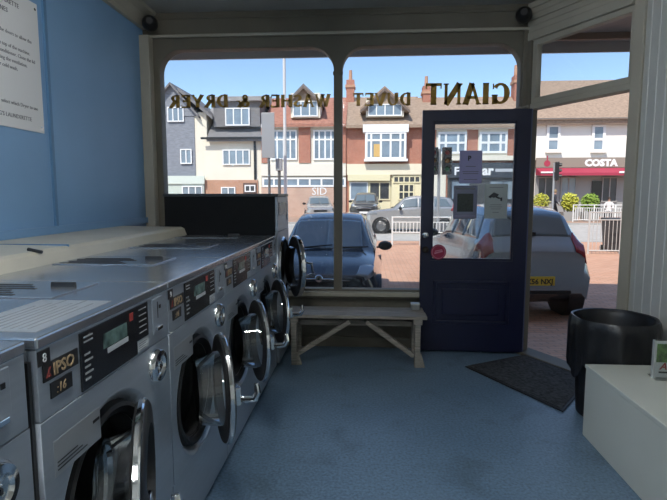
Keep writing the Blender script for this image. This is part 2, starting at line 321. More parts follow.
# ================================================================== WASHERS
MW = .705; MX = -.70; MZ = 1.05
HC, HZ, HR = .305, .542, .220
def polar_strip(mb, c, n, prof, axis='x'): mb.lathe(prof, c, axis, n)
def make_washer(loc, lab, num, phi, group):
    # local: +x out into the aisle (front at x=0), y along the row, z up
    t = thing('washing_machine', lab, 'washing machine', loc, 0, group)
    g = .004
    b = B(-.78, -.02, g, MW - g, .04, MZ - .03); b.build('cabinet', STEEL, t, bevel=.004)
    MYZ = Matrix(((0, 0, 1, -.0105), (1, 0, 0, 0), (0, 1, 0, 0), (0, 0, 0, 1)))
    plate('front_panel', [[(g, .295), (MW - g, .295), (MW - g, .858), (g, .858)], circle(HC, HZ, HR + .040)], .020, STEEL, t, MYZ, .0015)
    B(-.02, 0, g, MW - g, .862, MZ - .028).build('fascia', STEEL, t, bevel=.002)
    B(-.02, -.003, g, MW - g, .02, .290).build('plinth', STEEL, t, bevel=.002)
    # raised hood around the porthole, gasket, drum
    MB().lathe([(HR + .044, -.001), (HR + .043, .0015), (HR + .038, .001), (HR + .030, -.004), (HR + .008, -.030), (HR - .004, -.032)], (0, HC, HZ), 'x', 56).build('porthole_surround', STEEL, t, smooth=True)
    MB().lathe([(HR + .010, -.028), (HR + .004, -.006), (HR - .008, -.002), (HR - .026, -.012), (HR - .038, -.05), (HR - .036, -.09), (HR - .02, -.10)], (0, HC, HZ), 'x', 56).build('door_gasket', RUBBER, t, smooth=True)
    dr = MB(); dr.lathe([(HR - .03, -.021), (HR - .022, -.10), (HR - .0, -.12), (HR - .0, -.55), (0, -.56)], (0, HC, HZ), 'x', 48)
    dr.build('drum', DRUM, t, smooth=True)
    # the cabinet body is hollowed by the drum only behind the porthole: cut it out
    # stainless lid with overhanging front edge
    B(-.78, .004, g * .5, MW - g * .5, MZ - .028, MZ).build('lid', STEELTOP, t, bevel=.005)
    vl = B(-.68, -.22, .40, .66, MZ, MZ + .004).build('soap_flap', STEELTOP, t, bevel=.002)
    sl = MB()
    for i in range(6): sl.box(-.66 + .02 * (i % 2), -.36 - .03 * (i % 3), .425 + i * .034, .437 + i * .034, MZ + .0035, MZ + .0055)
    sl.build('slot', BLACK, vl)
    MB().prism([(.566, MZ), (.580, MZ), (.577, MZ + .020), (.570, MZ + .020)], .085, 'yz', -.335).build('flap_handle', BLACK, t, bevel=.003)
    mat('clear_sticker', (.40, .42, .44), .3, .4)
    if num == '8':
        st = B(-.24, -.03, .05, .38, MZ, MZ + .0012).build('instruction_sticker', mat('clear_sticker', (.40, .42, .44), .3, .4), t)
        ln = MB()
        for i in range(8): ln.box(-.205 + i * .02, -.199 + i * .02, .07, .30 + .08 * ((i * 7) % 3) / 2, MZ + .001, MZ + .0018)
        ln.build('print', mat('pale_grey_ink', (.24, .25, .26), .6), st)
    # number plate, maker's plate, model plate
    p = B(0, .003, .006, .046, .985, 1.018).build('number_plate', BLACK, t); text('numeral', num, .029, WHITEINK, p, (.0036, .026, .991), FACE_X, 'CENTER')
    p = B(0, .003, .020, .150, .945, .985).build('maker_plate', BLACK, t)
    text('lettering', 'IPSO', .040, GOLDINK, p, (.0036, .052, .9515), FACE_X, bold=.0008)
    MB().prism([(.027, .953), (.033, .953), (.046, .975), (.040, .975)], .0012, 'yz', .003).prism([(.036, .953), (.046, .953), (.040, .962)], .0012, 'yz', .003).build('emblem', mat('dark_red_ink', (.22, .035, .03), .6), p)
    p = B(0, .003, .042, .122, .900, .936).build('model_plate', BLACK, t); text('lettering', ':16', .030, GOLDINK, p, (.0036, .060, .907), FACE_X, shear=.2)
    # control panel
    cp = MB().prism([(.16, .868), (.46, .868), (.46, .908), (.54, .908), (.54, 1.016), (.16, 1.016)], .004, 'yz', 0).build('control_panel', PANEL, t, bevel=.001)
    B(.004, .0055, .265, .395, .945, .985).build('display', LCD, cp)
    B(.004, .0058, .285, .40, .928, .942).build('price_label', LABEL, cp)
    B(.004, .0055, .415, .436, .982, 1.005).build('red_badge', REDINK, cp)
    dm = MB()
    for i in range(2): dm.box(.004, .005, .175, .215, 1.000 - i * .012, 1.004 - i * .012)
    for i in range(5): dm.box(.004, .005, .175, .20 + .012 * (i % 2), .955 - i * .016, .960 - i * .016); dm.box(.004, .005, .475, .525, 1.0 - i * .018, 1.003 - i * .018)
    dm.build('print', mat('dim_ink', (.30, .31, .31), .6), cp)
    gl = B(0, .0025, .465, .54, .872, .904).build('tariff_label', LABEL, t)
    k2 = MB()
    for i in range(4): k2.box(.0025, .003, .472, .53 - .01 * (i % 2), .895 - i * .007, .897 - i * .007)
    k2.build('print', GREYINK, gl)
    # coin slot plate and coin box lock
    cs = B(0, .005, .572, .650, .895, 1.015).build('coin_plate', STEEL, t, bevel=.003)
    B(.005, .006, .608, .613, .945, 1.0).build('coin_slot', BLACK, cs); B(.005, .012, .59, .635, .905, .918).build('return_flap', CHROME, cs, bevel=.002)
    B(.005, .007, .622, .634, .975, .987).build('coin_button', BLACK, cs)
    lk = MB().lathe([(0, .020), (.012, .022), (.014, .014), (.030, .016), (.034, .024), (.050, .022), (.058, .010), (.058, 0)], (0, .585, .79), 'x', 36).build('coin_box_lock', CHROME, t, smooth=True)
    B(.0205, .0235, .582, .588, .784, .796).build('keyhole', BLACK, lk)
    nl = B(0, .002, .04, .235, .715, .80).build('notice_label', MATS['clear_sticker'], t)
    k3 = MB()
    for i in range(3): k3.box(.002, .0027, .05, .13 + .02 * i, .745 - i * .009, .748 - i * .009)
    k3.box(.002, .0027, .20, .23, .768, .776); k3.build('print', BLACK, nl)
    # door, ajar about its far hinge
    hy = HC + .235
    dr = empty('door', (-.002, hy, HZ)); dr.parent = t
    dmesh = MB().lathe([(.155, -.018), (.165, -.022), (.222, -.020), (.228, -.012)], (0, -.235, 0), 'x', 56).build('inner_rim', RUBBER, dr, smooth=True)
    MB().lathe([(.224, -.016), (.231, -.012), (.232, .000), (.229, .005), (.226, .006)], (0, -.235, 0), 'x', 56).build('chrome_rim', CHROME, dr, smooth=True)
    MB().lathe([(.226, .006), (.218, .012), (.160, .016), (.158, -.018)], (0, -.235, 0), 'x', 56).build('outer_rim', BLACK, dr, smooth=True)
    MB().lathe([(.157, -.020), (.153, -.035), (.140, -.105), (.125, -.118), (.06, -.124), (0, -.125)], (0, -.235, 0), 'x', 48).build('glass_bowl', PORT, dr, smooth=True)
    hd = MB(); yy = -.235 - .205
    hd.tube([(.012, yy + .02, .03), (.045, yy - .005, .02), (.080, yy - .025, .025), (.092, yy - .028, .05), (.088, yy - .02, .085)], [.014, .015, .015, .013, .011], 10)
    hd.box(.008, .03, yy - .01, yy + .04, .0, .07); hd.build('handle', CHROME, dr, bevel=.003, smooth=True)
    B(-.014, .012, -.02, .035, -.055, .055).build('hinge', CHROME, dr, bevel=.004)
    dr.rotation_euler = (0, 0, R(phi))
    return t
def hollow(t):
    for ch in t.children:
        if ch.name.split('.')[0] == 'cabinet':
            me = MB(); g = .004
            me.box(-.78, -.755, g, MW - g, .04, MZ - .03); me.box(-.755, -.0215, g, g + .012, .04, MZ - .03); me.box(-.755, -.0215, MW - g - .012, MW - g, .04, MZ - .03)
            me.box(-.755, -.0215, g + .012, MW - g - .012, .04, .06); ch.data = me.mesh('cabinet'); ch.data.materials.append(STEEL)
            ch.modifiers.clear()
names = [('8', 20.0, 'grey washing machine numbered 8, door ajar, with the white notice on its front'),
         ('9', 25.5, 'second full washing machine from the camera, door ajar, right after number 8'),
         ('10', 25.5, 'third full washing machine from the camera, small door glass swung towards the aisle'),
         ('11', 24.5, 'washing machine at the end of the row, touching the tall dryer')]
wy = .985
proto = None
for i, (num, phi, lab) in enumerate(names):
    m_ = make_washer((MX, wy + i * MW, 0), lab, num, phi, 'row of washing machines'); hollow(m_)
# nearest machine, only its far end in the picture
n_ = make_washer((MX - .012, wy - MW - .012, -.02), 'nearest grey washing machine, cut off by the left edge of the photo', '7', 3.0, 'row of washing machines'); hollow(n_)
n_.location.z = 0
B(XL + .545, MX - .01, wy - .011, wy - .001, 0, 1.0).build('gap_filler', BLACK, n_, loc=(-(MX - .012), -(wy - MW - .012), 0))

# ------------------------------------------------------------------ tall dryer at the end of the row
def dryer():
    y0, y1 = 3.815, 4.325; t = thing('tumble_dryer', 'tall tumble dryer with black side panel standing against the window', 'tumble dryer', (-.685, y0, 0))
    wd = y1 - y0; hc, hz, r = wd / 2, .79, .20
    cab = MB(); cab.box(-.89, -.02, 0, .012, .03, 1.345); cab.box(-.89, -.02, wd - .012, wd, .03, 1.345); cab.box(-.89, -.875, .012, wd - .012, .03, 1.345); cab.box(-.875, -.02, .012, wd - .012, .03, .05)
    cab.build('cabinet', mat('dryer_side_black', (.006, .007, .008), .8, spec=.2), t)
    B(-.90, .004, -.004, wd + .004, 1.345, 1.368).build('top_cap', mat('dryer_cap', (.06, .065, .07), .35, .5), t, bevel=.004)
    MYZ = Matrix(((0, 0, 1, -.0105), (1, 0, 0, 0), (0, 1, 0, 0), (0, 0, 0, 1)))
    plate('front_panel', [[(.002, .34), (wd - .002, .34), (wd - .002, 1.07), (.002, 1.07)], circle(hc, hz, r)], .02, STEEL, t, MYZ, .0015)
    B(-.02, 0, .002, wd - .002, 1.075, 1.343).build('control_fascia', STEEL, t, bevel=.003)
    B(-.02, 0, .002, wd - .002, .03, .335).build('lint_drawer', STEEL, t, bevel=.003)
    B(0, .004, .05, wd - .10, 1.20, 1.30).build('control_panel', PANEL, t)
    B(0, .005, wd - .085, wd - .02, 1.15, 1.30).build('coin_plate', STEEL, t, bevel=.002)
    MB().lathe([(r + .002, -.02), (r + .002, .008), (r + .02, .014), (r + .03, .0)], (0, hc, hz), 'x', 48).build('porthole_surround', CHROME, t, smooth=True)
    MB().lathe([(r - .004, -.02), (r + .03, -.03), (r + .03, -.6), (0, -.61)], (0, hc, hz), 'x', 40).build('drum', DRUM, t, smooth=True)
    dr = empty('door', (.012, hc + .235, hz - .02)); dr.parent = t; q = .25
    MB().lathe([(.17, -.016), (.18, -.02), (q, -.018)], (0, -.24, 0), 'x', 48).build('inner_rim', RUBBER, dr, smooth=True)
    MB().lathe([(q, -.018), (q + .006, -.01), (q + .006, .014), (q - .004, .022), (q - .02, .02)], (0, -.24, 0), 'x', 48).build('chrome_rim', CHROME, dr, smooth=True)
    MB().lathe([(q - .02, .02), (.175, .024), (.172, -.016)], (0, -.24, 0), 'x', 48).build('outer_rim', BLACK, dr, smooth=True)
    MB().lathe([(.172, -.018), (.165, -.06), (.10, -.075), (0, -.08)], (0, -.24, 0), 'x', 40).build('glass_bowl', PORT, dr, smooth=True)
    MB().tube([(.02, -.47, .06), (.06, -.50, .055), (.075, -.49, -.03), (.02, -.47, -.05)], .010, 10).build('handle', CHROME, dr, smooth=True)
    B(-.01, .01, -.012, .03, -.05, .05).build('hinge', CHROME, dr)
    dr.rotation_euler = (0, 0, R(22))
dryer()
# small loose things on top of the ledge and bench
tag(MB().tube([(-1.46, 2.055, 1.1215), (-1.40, 2.06, 1.1085)], .0075, 8).build('rod', BLACK, smooth=True), 'short dark rod lying on the cream ledge behind the machines', 'rod')

# ------------------------------------------------------------------ laundrette notice on the blue wall
nb = thing('wall_notice', 'large white notice board with printed rules screwed to the blue wall', 'notice', (XL + .002, 2.92, 1.72))
B(0, .006, -1.05, 0, 0, .735).build('board', PAPER, nb, bevel=.002)
lines = [(.655, 'LAUNDERETTE', .034), (.605, 'MACHINES', .034), (.535, 'condition.', .028), (.495, 'top of the doors to allow the', .028), (.425, 'the top of the machine.', .028), (.388, 'conditioner. Close the lid', .028), (.351, 'taking the ventilation.', .028), (.314, 'lid for cold wash.', .028), (.125, 'select which Dryer to use', .028), (.055, "NG'S LAUNDERETTE", .031)]
inset = [.16, .25, .32, .07, .09, .05, .12, .20, .05, .11]
for (z, s_, sz), ins in zip(lines, inset): text('lettering', s_, sz, GREYINK, nb, (.0068, -ins, z), FACE_X, 'RIGHT')
for (yy, zz) in ((-.025, .70), (-.025, .03)): MB().lathe([(0, .004), (.008, .003), (.008, 0)], (.006, yy, zz), 'x', 12).build('screw', CHROME, nb)

# ------------------------------------------------------------------ two round black speakers under the ceiling
def speaker(loc, rz, lab):
    t = thing('speaker', lab, 'speaker', loc, rz, 'corner speakers')
    MB().lathe([(0, -.075), (.025, -.075), (.045, -.06), (.062, -.02), (.064, .01), (.058, .02)], (0, -.06, 0), 'y', 28).build('body', BLACK, t, smooth=True)
    MB().lathe([(.058, -.018), (.050, -.026), (.03, -.032), (0, -.035)], (0, -.06, 0), 'y', 28).build('grille', mat('speaker_grille', (.02, .02, .022), .7, 0, .3, 200), t, smooth=True)
    k = MB(); k.box(-.02, .02, -.03, .04, .055, .068); k.bar((0, .01, .06), (0, .045, .03), .03, .01); k.build('bracket', BLACK, t)
speaker((-1.83, 4.275, 2.775), R(20), 'round black speaker in the corner above the left window')
speaker((1.245, 4.285, 2.775), R(-15), 'round black speaker above the blue door')

# ------------------------------------------------------------------ bench
bn = thing('bench', 'weathered wooden trestle bench under the shop window', 'bench', (0, 0, 0))
B(-.66, .475, 3.855, 4.005, .388, .415).build('seat_board', WOOD, bn, bevel=.004)
B(-.66, .470, 4.012, 4.175, .388, .415).build('seat_board', WOOD, bn, bevel=.004)
for x in (-.575, .405):
    for yy in (3.885, 4.145): B(x - .022, x + .022, yy - .025, yy + .025, 0, .345).build('leg', WOOD, bn, bevel=.003)
    B(x - .035, x + .035, 3.86, 4.17, .345, .388).build('cross_rail', WOOD, bn, bevel=.003)
    MB().prism([(x + .022, 0), (x + .062, 0), (x + .055, .03), (x + .032, .11), (x + .022, .11)], .035, 'xz', 3.865).build('foot_block', WOOD, bn, bevel=.003)
B(-.54, .37, 3.99, 4.03, .30, .345).build('stretcher', WOOD, bn, bevel=.003)
for a, b_ in (((-.13, .36), (-.545, .09)), ((.0, .36), (.375, .09))):
    MB().bar((a[0], 3.895, a[1]), (b_[0], 3.895, b_[1]), .035, .045, (0, 1, 0)).build('brace', WOOD, bn, bevel=.003)
tn = thing('tin', 'small grey metal tin on the right end of the bench', 'tin', (.405, 4.10, .415))
B(-.035, .035, -.03, .03, 0, .045).build('body', mat('tin_grey', (.30, .31, .31), .4, .6), tn, bevel=.006)
B(-.037, .037, -.032, .032, .040, .056).build('lid', mat('tin_lid', (.40, .41, .40), .35, .7), tn, bevel=.005)

# ------------------------------------------------------------------ doormat
dm_ = thing('doormat', 'black doormat on the blue floor inside the doorway', 'doormat', (0, 0, 0))
mp_ = [(.785, 3.905), (1.235, 3.095), (1.675, 3.70), (1.365, 4.245)]
MB().prism(mp_, .010, 'xy', .0005).build('backing', RUBBER, dm_, bevel=.003)
cx_ = sum(p[0] for p in mp_) / 4; cy_ = sum(p[1] for p in mp_) / 4
MB().prism([(cx_ + (p[0] - cx_) * .95, cy_ + (p[1] - cy_) * .95) for p in mp_], .004, 'xy', .010).build('pile', MATM, dm_)

# ------------------------------------------------------------------ white box seat with leaflet stand
bx = thing('box_seat', 'long white painted box seat along the right wall', 'box seat', (1.234, -.6, 0))
B(0, XR - 1.236, 0, 3.41, 0, .388).build('body', BOXWHITE, bx, bevel=.003)
B(-.004, XR - 1.236, -.002, 3.415, .389, .412).build('top_board', BOXWHITE, bx, bevel=.004)
B(-.008, -.004, 2.60, 2.628, .380, .402).build('catch', BLACK, bx)
lf = thing('leaflet_stand', 'clear plastic stand holding a green leaflet on the white box seat', 'leaflet stand', (1.572, 2.61, .412), R(-4))
fr = B(-.085, .085, -.004, .004, .004, .195).build('leaflet', PAPER, lf)
B(-.075, .085, -.006, -.004, .085, .182).build('photo', mat('leaf_photo', (.10, .20, .05), .5, 0, .9, 22), fr)
text('lettering', 'AR', .050, REDINK, fr, (-.058, -.0065, .048), FACE_CAM, shear=.25, bold=.001)
B(-.06, .05, -.0065, -.004, .028, .036).build('print', BLACK, fr)
pl = MB(); pl.box(-.09, .09, -.011, -.008, .0, .20); pl.box(-.09, .09, -.045, .05, 0, .003); pl.box(-.09, .09, .008, .011, 0, .20)
pl.build('holder', glass('clear_acrylic', (.95, .97, .97), .10), lf)
B(-.0905, -.084, -.012, .012, .0, .20).build('holder_edge', mat('acrylic_edge', (.45, .47, .47), .2), lf)

# ------------------------------------------------------------------ bin with black liner
bi = thing('waste_bin', 'round black bin with a black liner folded over its rim', 'bin', (1.505, 3.085, 0))
MB().lathe([(0, .0), (.175, .0), (.185, .01), (.222, .57), (.226, .60), (.216, .605), (.205, .57), (.172, .03), (0, .025)], n=48).build('body', BLACK, bi, smooth=True)
lm = MB(); n = 72; rows = []
prof = [(.19, .30), (.208, .50), (.216, .58), (.224, .618), (.236, .622), (.246, .605), (.252, .56), (.250, .50), (.252, .44)]
for j, (r, h) in enumerate(prof):
    for k in range(n):
        a = 2 * PI * k / n; q = max(0, j - 4) / 4
        wv = (.007 * math.sin(a * 9) + .005 * math.sin(a * 17 + 1) + .004 * math.sin(a * 31 + j)) * q + .003 * math.sin(a * 7 + 2)
        drop = -(.05 * max(0, math.sin(a * 1.0 + 2.6)) + .16 * max(0, math.cos(a - R(192))) ** 14 + .018 * math.sin(a * 5)) * (q ** 2)
        lm.v.append(((r + wv) * math.cos(a), (r + wv) * math.sin(a), h + drop * 1.3))
for j in range(len(prof) - 1):
    for k in range(n): lm.f.append((j * n + k, j * n + (k + 1) % n, (j + 1) * n + (k + 1) % n, (j + 1) * n + k))
lm.f.append(tuple(range(n)))
lm.build('liner', LINER, bi, smooth=True)
pm = MB(); random.seed(3)
for i in range(7):
    a = i * .9; pm.add([(.05 * math.cos(a) - .06, .05 * math.sin(a) - .03, .46 + random.uniform(0, .03)), (.05 * math.cos(a + .9) - .06, .05 * math.sin(a + .9) - .03, .46 + random.uniform(0, .03)), (-.06, -.03, .50), ], [(0, 1, 2)])
po = tag(pm.build('paper_scrap', PAPER, loc=(1.505, 3.085, -.06)), 'crumpled white paper lying inside the black bin', 'paper')

# ------------------------------------------------------------------ papers on the door glass
def door_thing(name, lab, cat, px0, py0, px1, py1, m, group=None):
    Y = 4.268; a = W(px0, py1, Y); b_ = W(px1, py0, Y)
    t = thing(name, lab, cat, ((a.x + b_.x) / 2, Y, a.z), 0, group); wd = b_.x - a.x; h = b_.z - a.z
    B(-wd / 2, wd / 2, -.001, .001, 0, h).build('sheet', m, t); return t, wd, h

def thin_paper(name, c, f=.55):
    m = mat(name, c, .6); n = m.node_tree; b = n.nodes['Principled BSDF']; o = n.nodes['Material Output']
    tr = n.nodes.new('ShaderNodeBsdfTranslucent'); tr.inputs[0].default_value = c + (1,); mx = n.nodes.new('ShaderNodeMixShader'); mx.inputs[0].default_value = f
    n.links.new(b.outputs[0], mx.inputs[1]); n.links.new(tr.outputs[0], mx.inputs[2]); n.links.new(mx.outputs[0], o.inputs[0]); return m
LILAC = thin_paper('lilac_paper', (.50, .48, .66)); SLEEVE = thin_paper('grey_sleeve', (.34, .35, .44)); GREENP = thin_paper('pale_paper', (.60, .63, .60)); INK = mat('dark_ink', (.02, .02, .025), .6)
t, wd, h = door_thing('door_notice', 'lilac paper headed with a letter P, topmost on the door glass', 'notice', 459, 150.5, 482.5, 183.5, LILAC, 'papers on the door glass')
text('lettering', 'P', .055, INK, t, (-.012, -.0016, h * .70), FACE_CAM, 'CENTER', bold=.002)
k = MB(); [k.box(-wd * f, wd * f, -.0018, -.001, h * z - .003, h * z + .003) for f, z in ((.22, .52), (.36, .36), (.34, .30), (.30, .12))]; k.build('print', GREYINK, t)
t, wd, h = door_thing('door_notice', 'grey sleeved sheet, lowest left of the papers on the door glass', 'notice', 453, 185.5, 477.5, 219, SLEEVE, 'papers on the door glass')
B(-wd * .34, wd * .34, -.002, -.001, h * .22, h * .76).build('dark_square', mat('dark_square_ink', (.035, .045, .04), .6, 0, .5, 60), t)
B(-wd * .45, wd * .45, -.002, -.001, h * .04, h * .12).build('pale_strip', LILAC, t)
k = MB(); k.box(-wd * .4, wd * .4, -.002, -.001, h * .88, h * .93); k.build('print', GREYINK, t)
t, wd, h = door_thing('door_notice', 'pale sheet with a black security camera symbol on the door glass', 'notice', 484, 184, 508, 218.5, GREENP, 'papers on the door glass')
k = MB(); k.prism([(-.055, h * .66), (-.02, h * .76), (.022, h * .70), (.012, h * .645), (-.02, h * .60)], .0012, 'xz', -.0022)
k.prism([(-.065, h * .63), (-.052, h * .67), (-.035, h * .625), (-.048, h * .585)], .0012, 'xz', -.0022)
k.prism([(-.005, h * .64), (.008, h * .64), (.012, h * .575), (.035, h * .57), (.035, h * .52), (.05, h * .50), (.05, h * .62), (.036, h * .60), (.0, h * .60)], .0012, 'xz', -.0022); k.build('camera_symbol', INK, t)
k = MB(); [k.box(-wd * f, wd * f, -.0018, -.001, h * z - .002, h * z + .002) for f, z in ((.30, .90), (.25, .40), (.28, .34), (.22, .28), (.14, .18))]; k.build('print', GREYINK, t)
c = W(438.5, 252, 4.267)
t = thing('round_sticker', 'round dark red sticker in the lower corner of the door glass', 'sticker', (c.x, 4.267, c.z))
MB().lathe([(0, -.001), (.064, -.001), (.064, .001), (0, .001)], (0, 0, 0), 'y', 40).build('disc', mat('crimson', (.30, .012, .05), .5), t)
MB().lathe([(.052, -.0018), (.056, -.0018), (.056, -.001), (.052, -.001)], (0, 0, 0), 'y', 40).build('ring', mat('pink_ink', (.55, .22, .28), .6), t)
k = MB(); k.bar((-.035, -.0015, -.012), (.035, -.0015, .008), .001, .012); k.bar((-.03, -.0015, .006), (.03, -.0015, .02), .001, .008); k.build('print', MATS['pink_ink'], t)

# ------------------------------------------------------------------ gold lettering on the window, read from the street
def stroke(mb, a, b, wa, wb=None):        # straight stroke in glyph space
    wb = wb or wa; a, b = Vector(a), Vector(b); d = (b - a).normalized(); s = Vector((-d.y, d.x))
    mb.prism([tuple(a + s * wa / 2), tuple(a - s * wa / 2), tuple(b - s * wb / 2), tuple(b + s * wb / 2)], .0012, 'xz', 0)
def bow(mb, c, rx, rz, a0, a1, thick, thin, n=14):   # curved stroke, thick at the sides and thin at top and foot
    pr = []
    for i in range(n + 1):
        a = R(a0 + (a1 - a0) * i / n); t_ = thin + (thick - thin) * abs(math.cos(a)) ** 1.3
        pr.append(((c[0] + rx * math.cos(a), c[1] + rz * math.sin(a)), (c[0] + (rx - t_) * math.cos(a), c[1] + (rz - t_ * .8) * math.sin(a))))
    for (p, q), (p2, q2) in zip(pr, pr[1:]): mb.prism([p, q, q2, p2], .0012, 'xz', 0)
K, T = .26, .14
def serif(mb, x, z, wd=.34):
    wd = min(wd, .275)
    mb.prism([(x - wd / 2, z - .03), (x + wd / 2, z - .03), (x + wd / 2, z + .03), (x - wd / 2, z + .03)], .0012, 'xz', 0)
def glyph(ch):
    m = MB()
    def stem(x): stroke(m, (x, 0), (x, 1), K); serif(m, x, .03); serif(m, x, .97)
    if ch == 'D': stem(.16); bow(m, (.28, .5), .50, .5, -90, 90, K, T); stroke(m, (.16, .96), (.3, .96), T); stroke(m, (.16, .04), (.3, .04), T); wd = .82
    elif ch in 'RP': stem(.16); bow(m, (.30, .74), .32, .26, -90, 90, K * .9, T); stroke(m, (.16, .96), (.32, .96), T); stroke(m, (.16, .51), (.32, .51), T); stroke(m, (.34, .52), (.66, .0), K); serif(m, .68, .03, .22); wd = .78
    elif ch == 'E':
        stem(.16)
        for z, l in ((.955, .62), (.52, .52), (.045, .66)): stroke(m, (.16, z), (l, z), T)
        stroke(m, (.60, .98), (.60, .80), .06); stroke(m, (.63, .02), (.63, .22), .06); stroke(m, (.51, .42), (.51, .62), .06); wd = .70
    elif ch == 'Y': stroke(m, (.40, 0), (.40, .45), K); serif(m, .40, .03); stroke(m, (.08, 1), (.40, .42), K); stroke(m, (.74, 1), (.42, .42), T + .02); serif(m, .1, .97, .28); serif(m, .72, .97, .24); wd = .82
    elif ch == 'W':
        stroke(m, (.08, 1), (.32, 0), K); stroke(m, (.34, 0), (.53, .95), T); stroke(m, (.50, 1), (.74, 0), K); stroke(m, (.76, 0), (.98, 1), T); serif(m, .08, .97, .28); serif(m, .98, .97, .22); serif(m, .50, .97, .26); wd = 1.08
    elif ch == 'A': stroke(m, (.10, 0), (.40, 1), T); stroke(m, (.40, 1), (.68, 0), K); stroke(m, (.2, .33), (.6, .33), T); serif(m, .1, .03, .24); serif(m, .68, .03, .32); wd = .80
    elif ch == 'S':
        bow(m, (.33, .74), .28, .26, 20, 270, K * .9, T + .03); bow(m, (.33, .26), .30, .26, -160, 90, K * .9, T + .03); stroke(m, (.58, .78), (.58, .98), .06); stroke(m, (.06, .22), (.06, .02), .06); wd = .66
    elif ch == 'H': stem(.16); stem(.70); stroke(m, (.16, .52), (.70, .52), T); wd = .86
    elif ch == 'U': stroke(m, (.16, .34), (.16, 1), K); serif(m, .16, .97); stroke(m, (.70, .34), (.70, 1), T + .02); serif(m, .70, .97, .26); bow(m, (.41, .34), .35, .34, 180, 360, K * .75, T + .02); wd = .86
    elif ch == 'V': stroke(m, (.10, 1), (.40, 0), K); stroke(m, (.42, 0), (.72, 1), T); serif(m, .1, .97, .30); serif(m, .72, .97, .24); wd = .80
    elif ch == 'T': stroke(m, (.38, 0), (.38, 1), K); serif(m, .38, .03); stroke(m, (.02, .955), (.74, .955), T); stroke(m, (.05, .98), (.05, .76), .06); stroke(m, (.71, .98), (.71, .76), .06); wd = .76
    elif ch == 'G': bow(m, (.45, .5), .42, .5, 40, 318, K, T); stroke(m, (.70, .0), (.70, .42), K * .9); serif(m, .70, .42, .30); stroke(m, (.77, .70), (.77, .96), .06); wd = .88
    elif ch == 'I': stem(.18); wd = .36
    elif ch == 'N': stroke(m, (.14, 0), (.14, 1), T); serif(m, .14, .03, .24); stroke(m, (.12, 1), (.72, 0), K); stroke(m, (.72, 0), (.72, 1), T); serif(m, .72, .97, .24); serif(m, .1, .97, .24); wd = .86
    elif ch == '&': bow(m, (.34, .77), .2, .23, 0, 360, K * .7, T, 20); bow(m, (.34, .27), .32, .28, 60, 330, K, T + .02); stroke(m, (.22, .70), (.78, .02), K); stroke(m, (.62, .25), (.80, .50), T); serif(m, .80, .51, .26); serif(m, .80, .03, .24); wd = .90
    return m, wd
def word(s, px0, px1, py0, py1, lab):
    Y = YF + .004; a = W(px0, py1, Y); b_ = W(px1, py0, Y); hgt = b_.z - a.z
    gs = [glyph(ch) for ch in s]; total = sum(g[1] for g in gs) + .04 * (len(s) - 1); sc = (b_.x - a.x) / total
    t = thing('window_lettering', lab, 'lettering', (b_.x, Y, a.z), 0, 'gold words on the shop window'); x = 0
    for ch, (g, wd) in zip(s, gs):
        g.v = [(-(x + v[0]) * sc, v[1], v[2] * hgt) for v in g.v]; g.build('letter', GOLD, t); x += wd + .04
word('GIANT', 425, 511, 82.5, 105, 'large gold word GIANT on the glass above the blue door')
word('DUVET', 353, 411, 92.5, 106, 'gold word DUVET on the glass just right of the mullion')
word('WASHER', 259, 330, 94, 107.5, 'gold word WASHER on the glass just left of the mullion')
word('&', 237, 250, 94.5, 107.5, 'gold ampersand between two words on the left glass')
word('DRYER', 169, 228, 94.5, 108, 'gold word DRYER at the far left of the window glass')

# ================================================================== OUTSIDE: ground
PAVE = brick('block_paving', (.66, .35, .22), (.74, .43, .29), (.44, .28, .20), 2.3, .5, .25, .02, .8)
ASPH = mat('asphalt', (.42, .40, .37), .85, 0, .12, 3, .2)
KERB = mat('kerb_stone', (.36, .35, .33), .8, 0, .1, 5)
FARP = brick('far_paving', (.46, .30, .22), (.50, .33, .25), (.36, .26, .2), 1.6, .5, .5, .02, .85)
def gz(Y):
    T_ = [(4.3, -.14), (5.3, -.26), (6.3, -.39), (9, -.40), (19.5, -.37), (27, -.08), (32, 0), (80, 0)]
    for (a, za), (b_, zb_) in zip(T_, T_[1:]):
        if Y <= b_: return za + (zb_ - za) * (max(Y, a) - a) / (b_ - a)
    return 0
def strip(name, y0, y1, m, x0=-24, x1=30, dz=0.0, n=14):
    mb = MB(); ys = [y0 + (y1 - y0) * i / n for i in range(n + 1)]
    mb.v = [(x, y, gz(y) + dz) for y in ys for x in (x0, x1)] + [(x, y, gz(y) - .3) for y in (y0, y1) for x in (x0, x1)]
    mb.f = [(2 * i, 2 * i + 1, 2 * i + 3, 2 * i + 2) for i in range(n)]; k = 2 * n + 2
    mb.f += [(0, k, k + 1, 1), (2 * n, 2 * n + 1, k + 3, k + 2), (k, k + 2, k + 3, k + 1)]
    return struct(mb.build(name, m))
strip('forecourt', 4.52, 19.3, PAVE, n=40); 
fo = B(1.30, 3.4, 3.2, 4.52, -.4, -.14).build('doorstep', PAVE); struct(fo)
strip('kerb', 19.3, 19.5, KERB, dz=.01); strip('road', 19.5, 27, ASPH, dz=-.08); strip('kerb', 27, 27.2, KERB, dz=.01); strip('pavement', 27.2, 60, FARP)
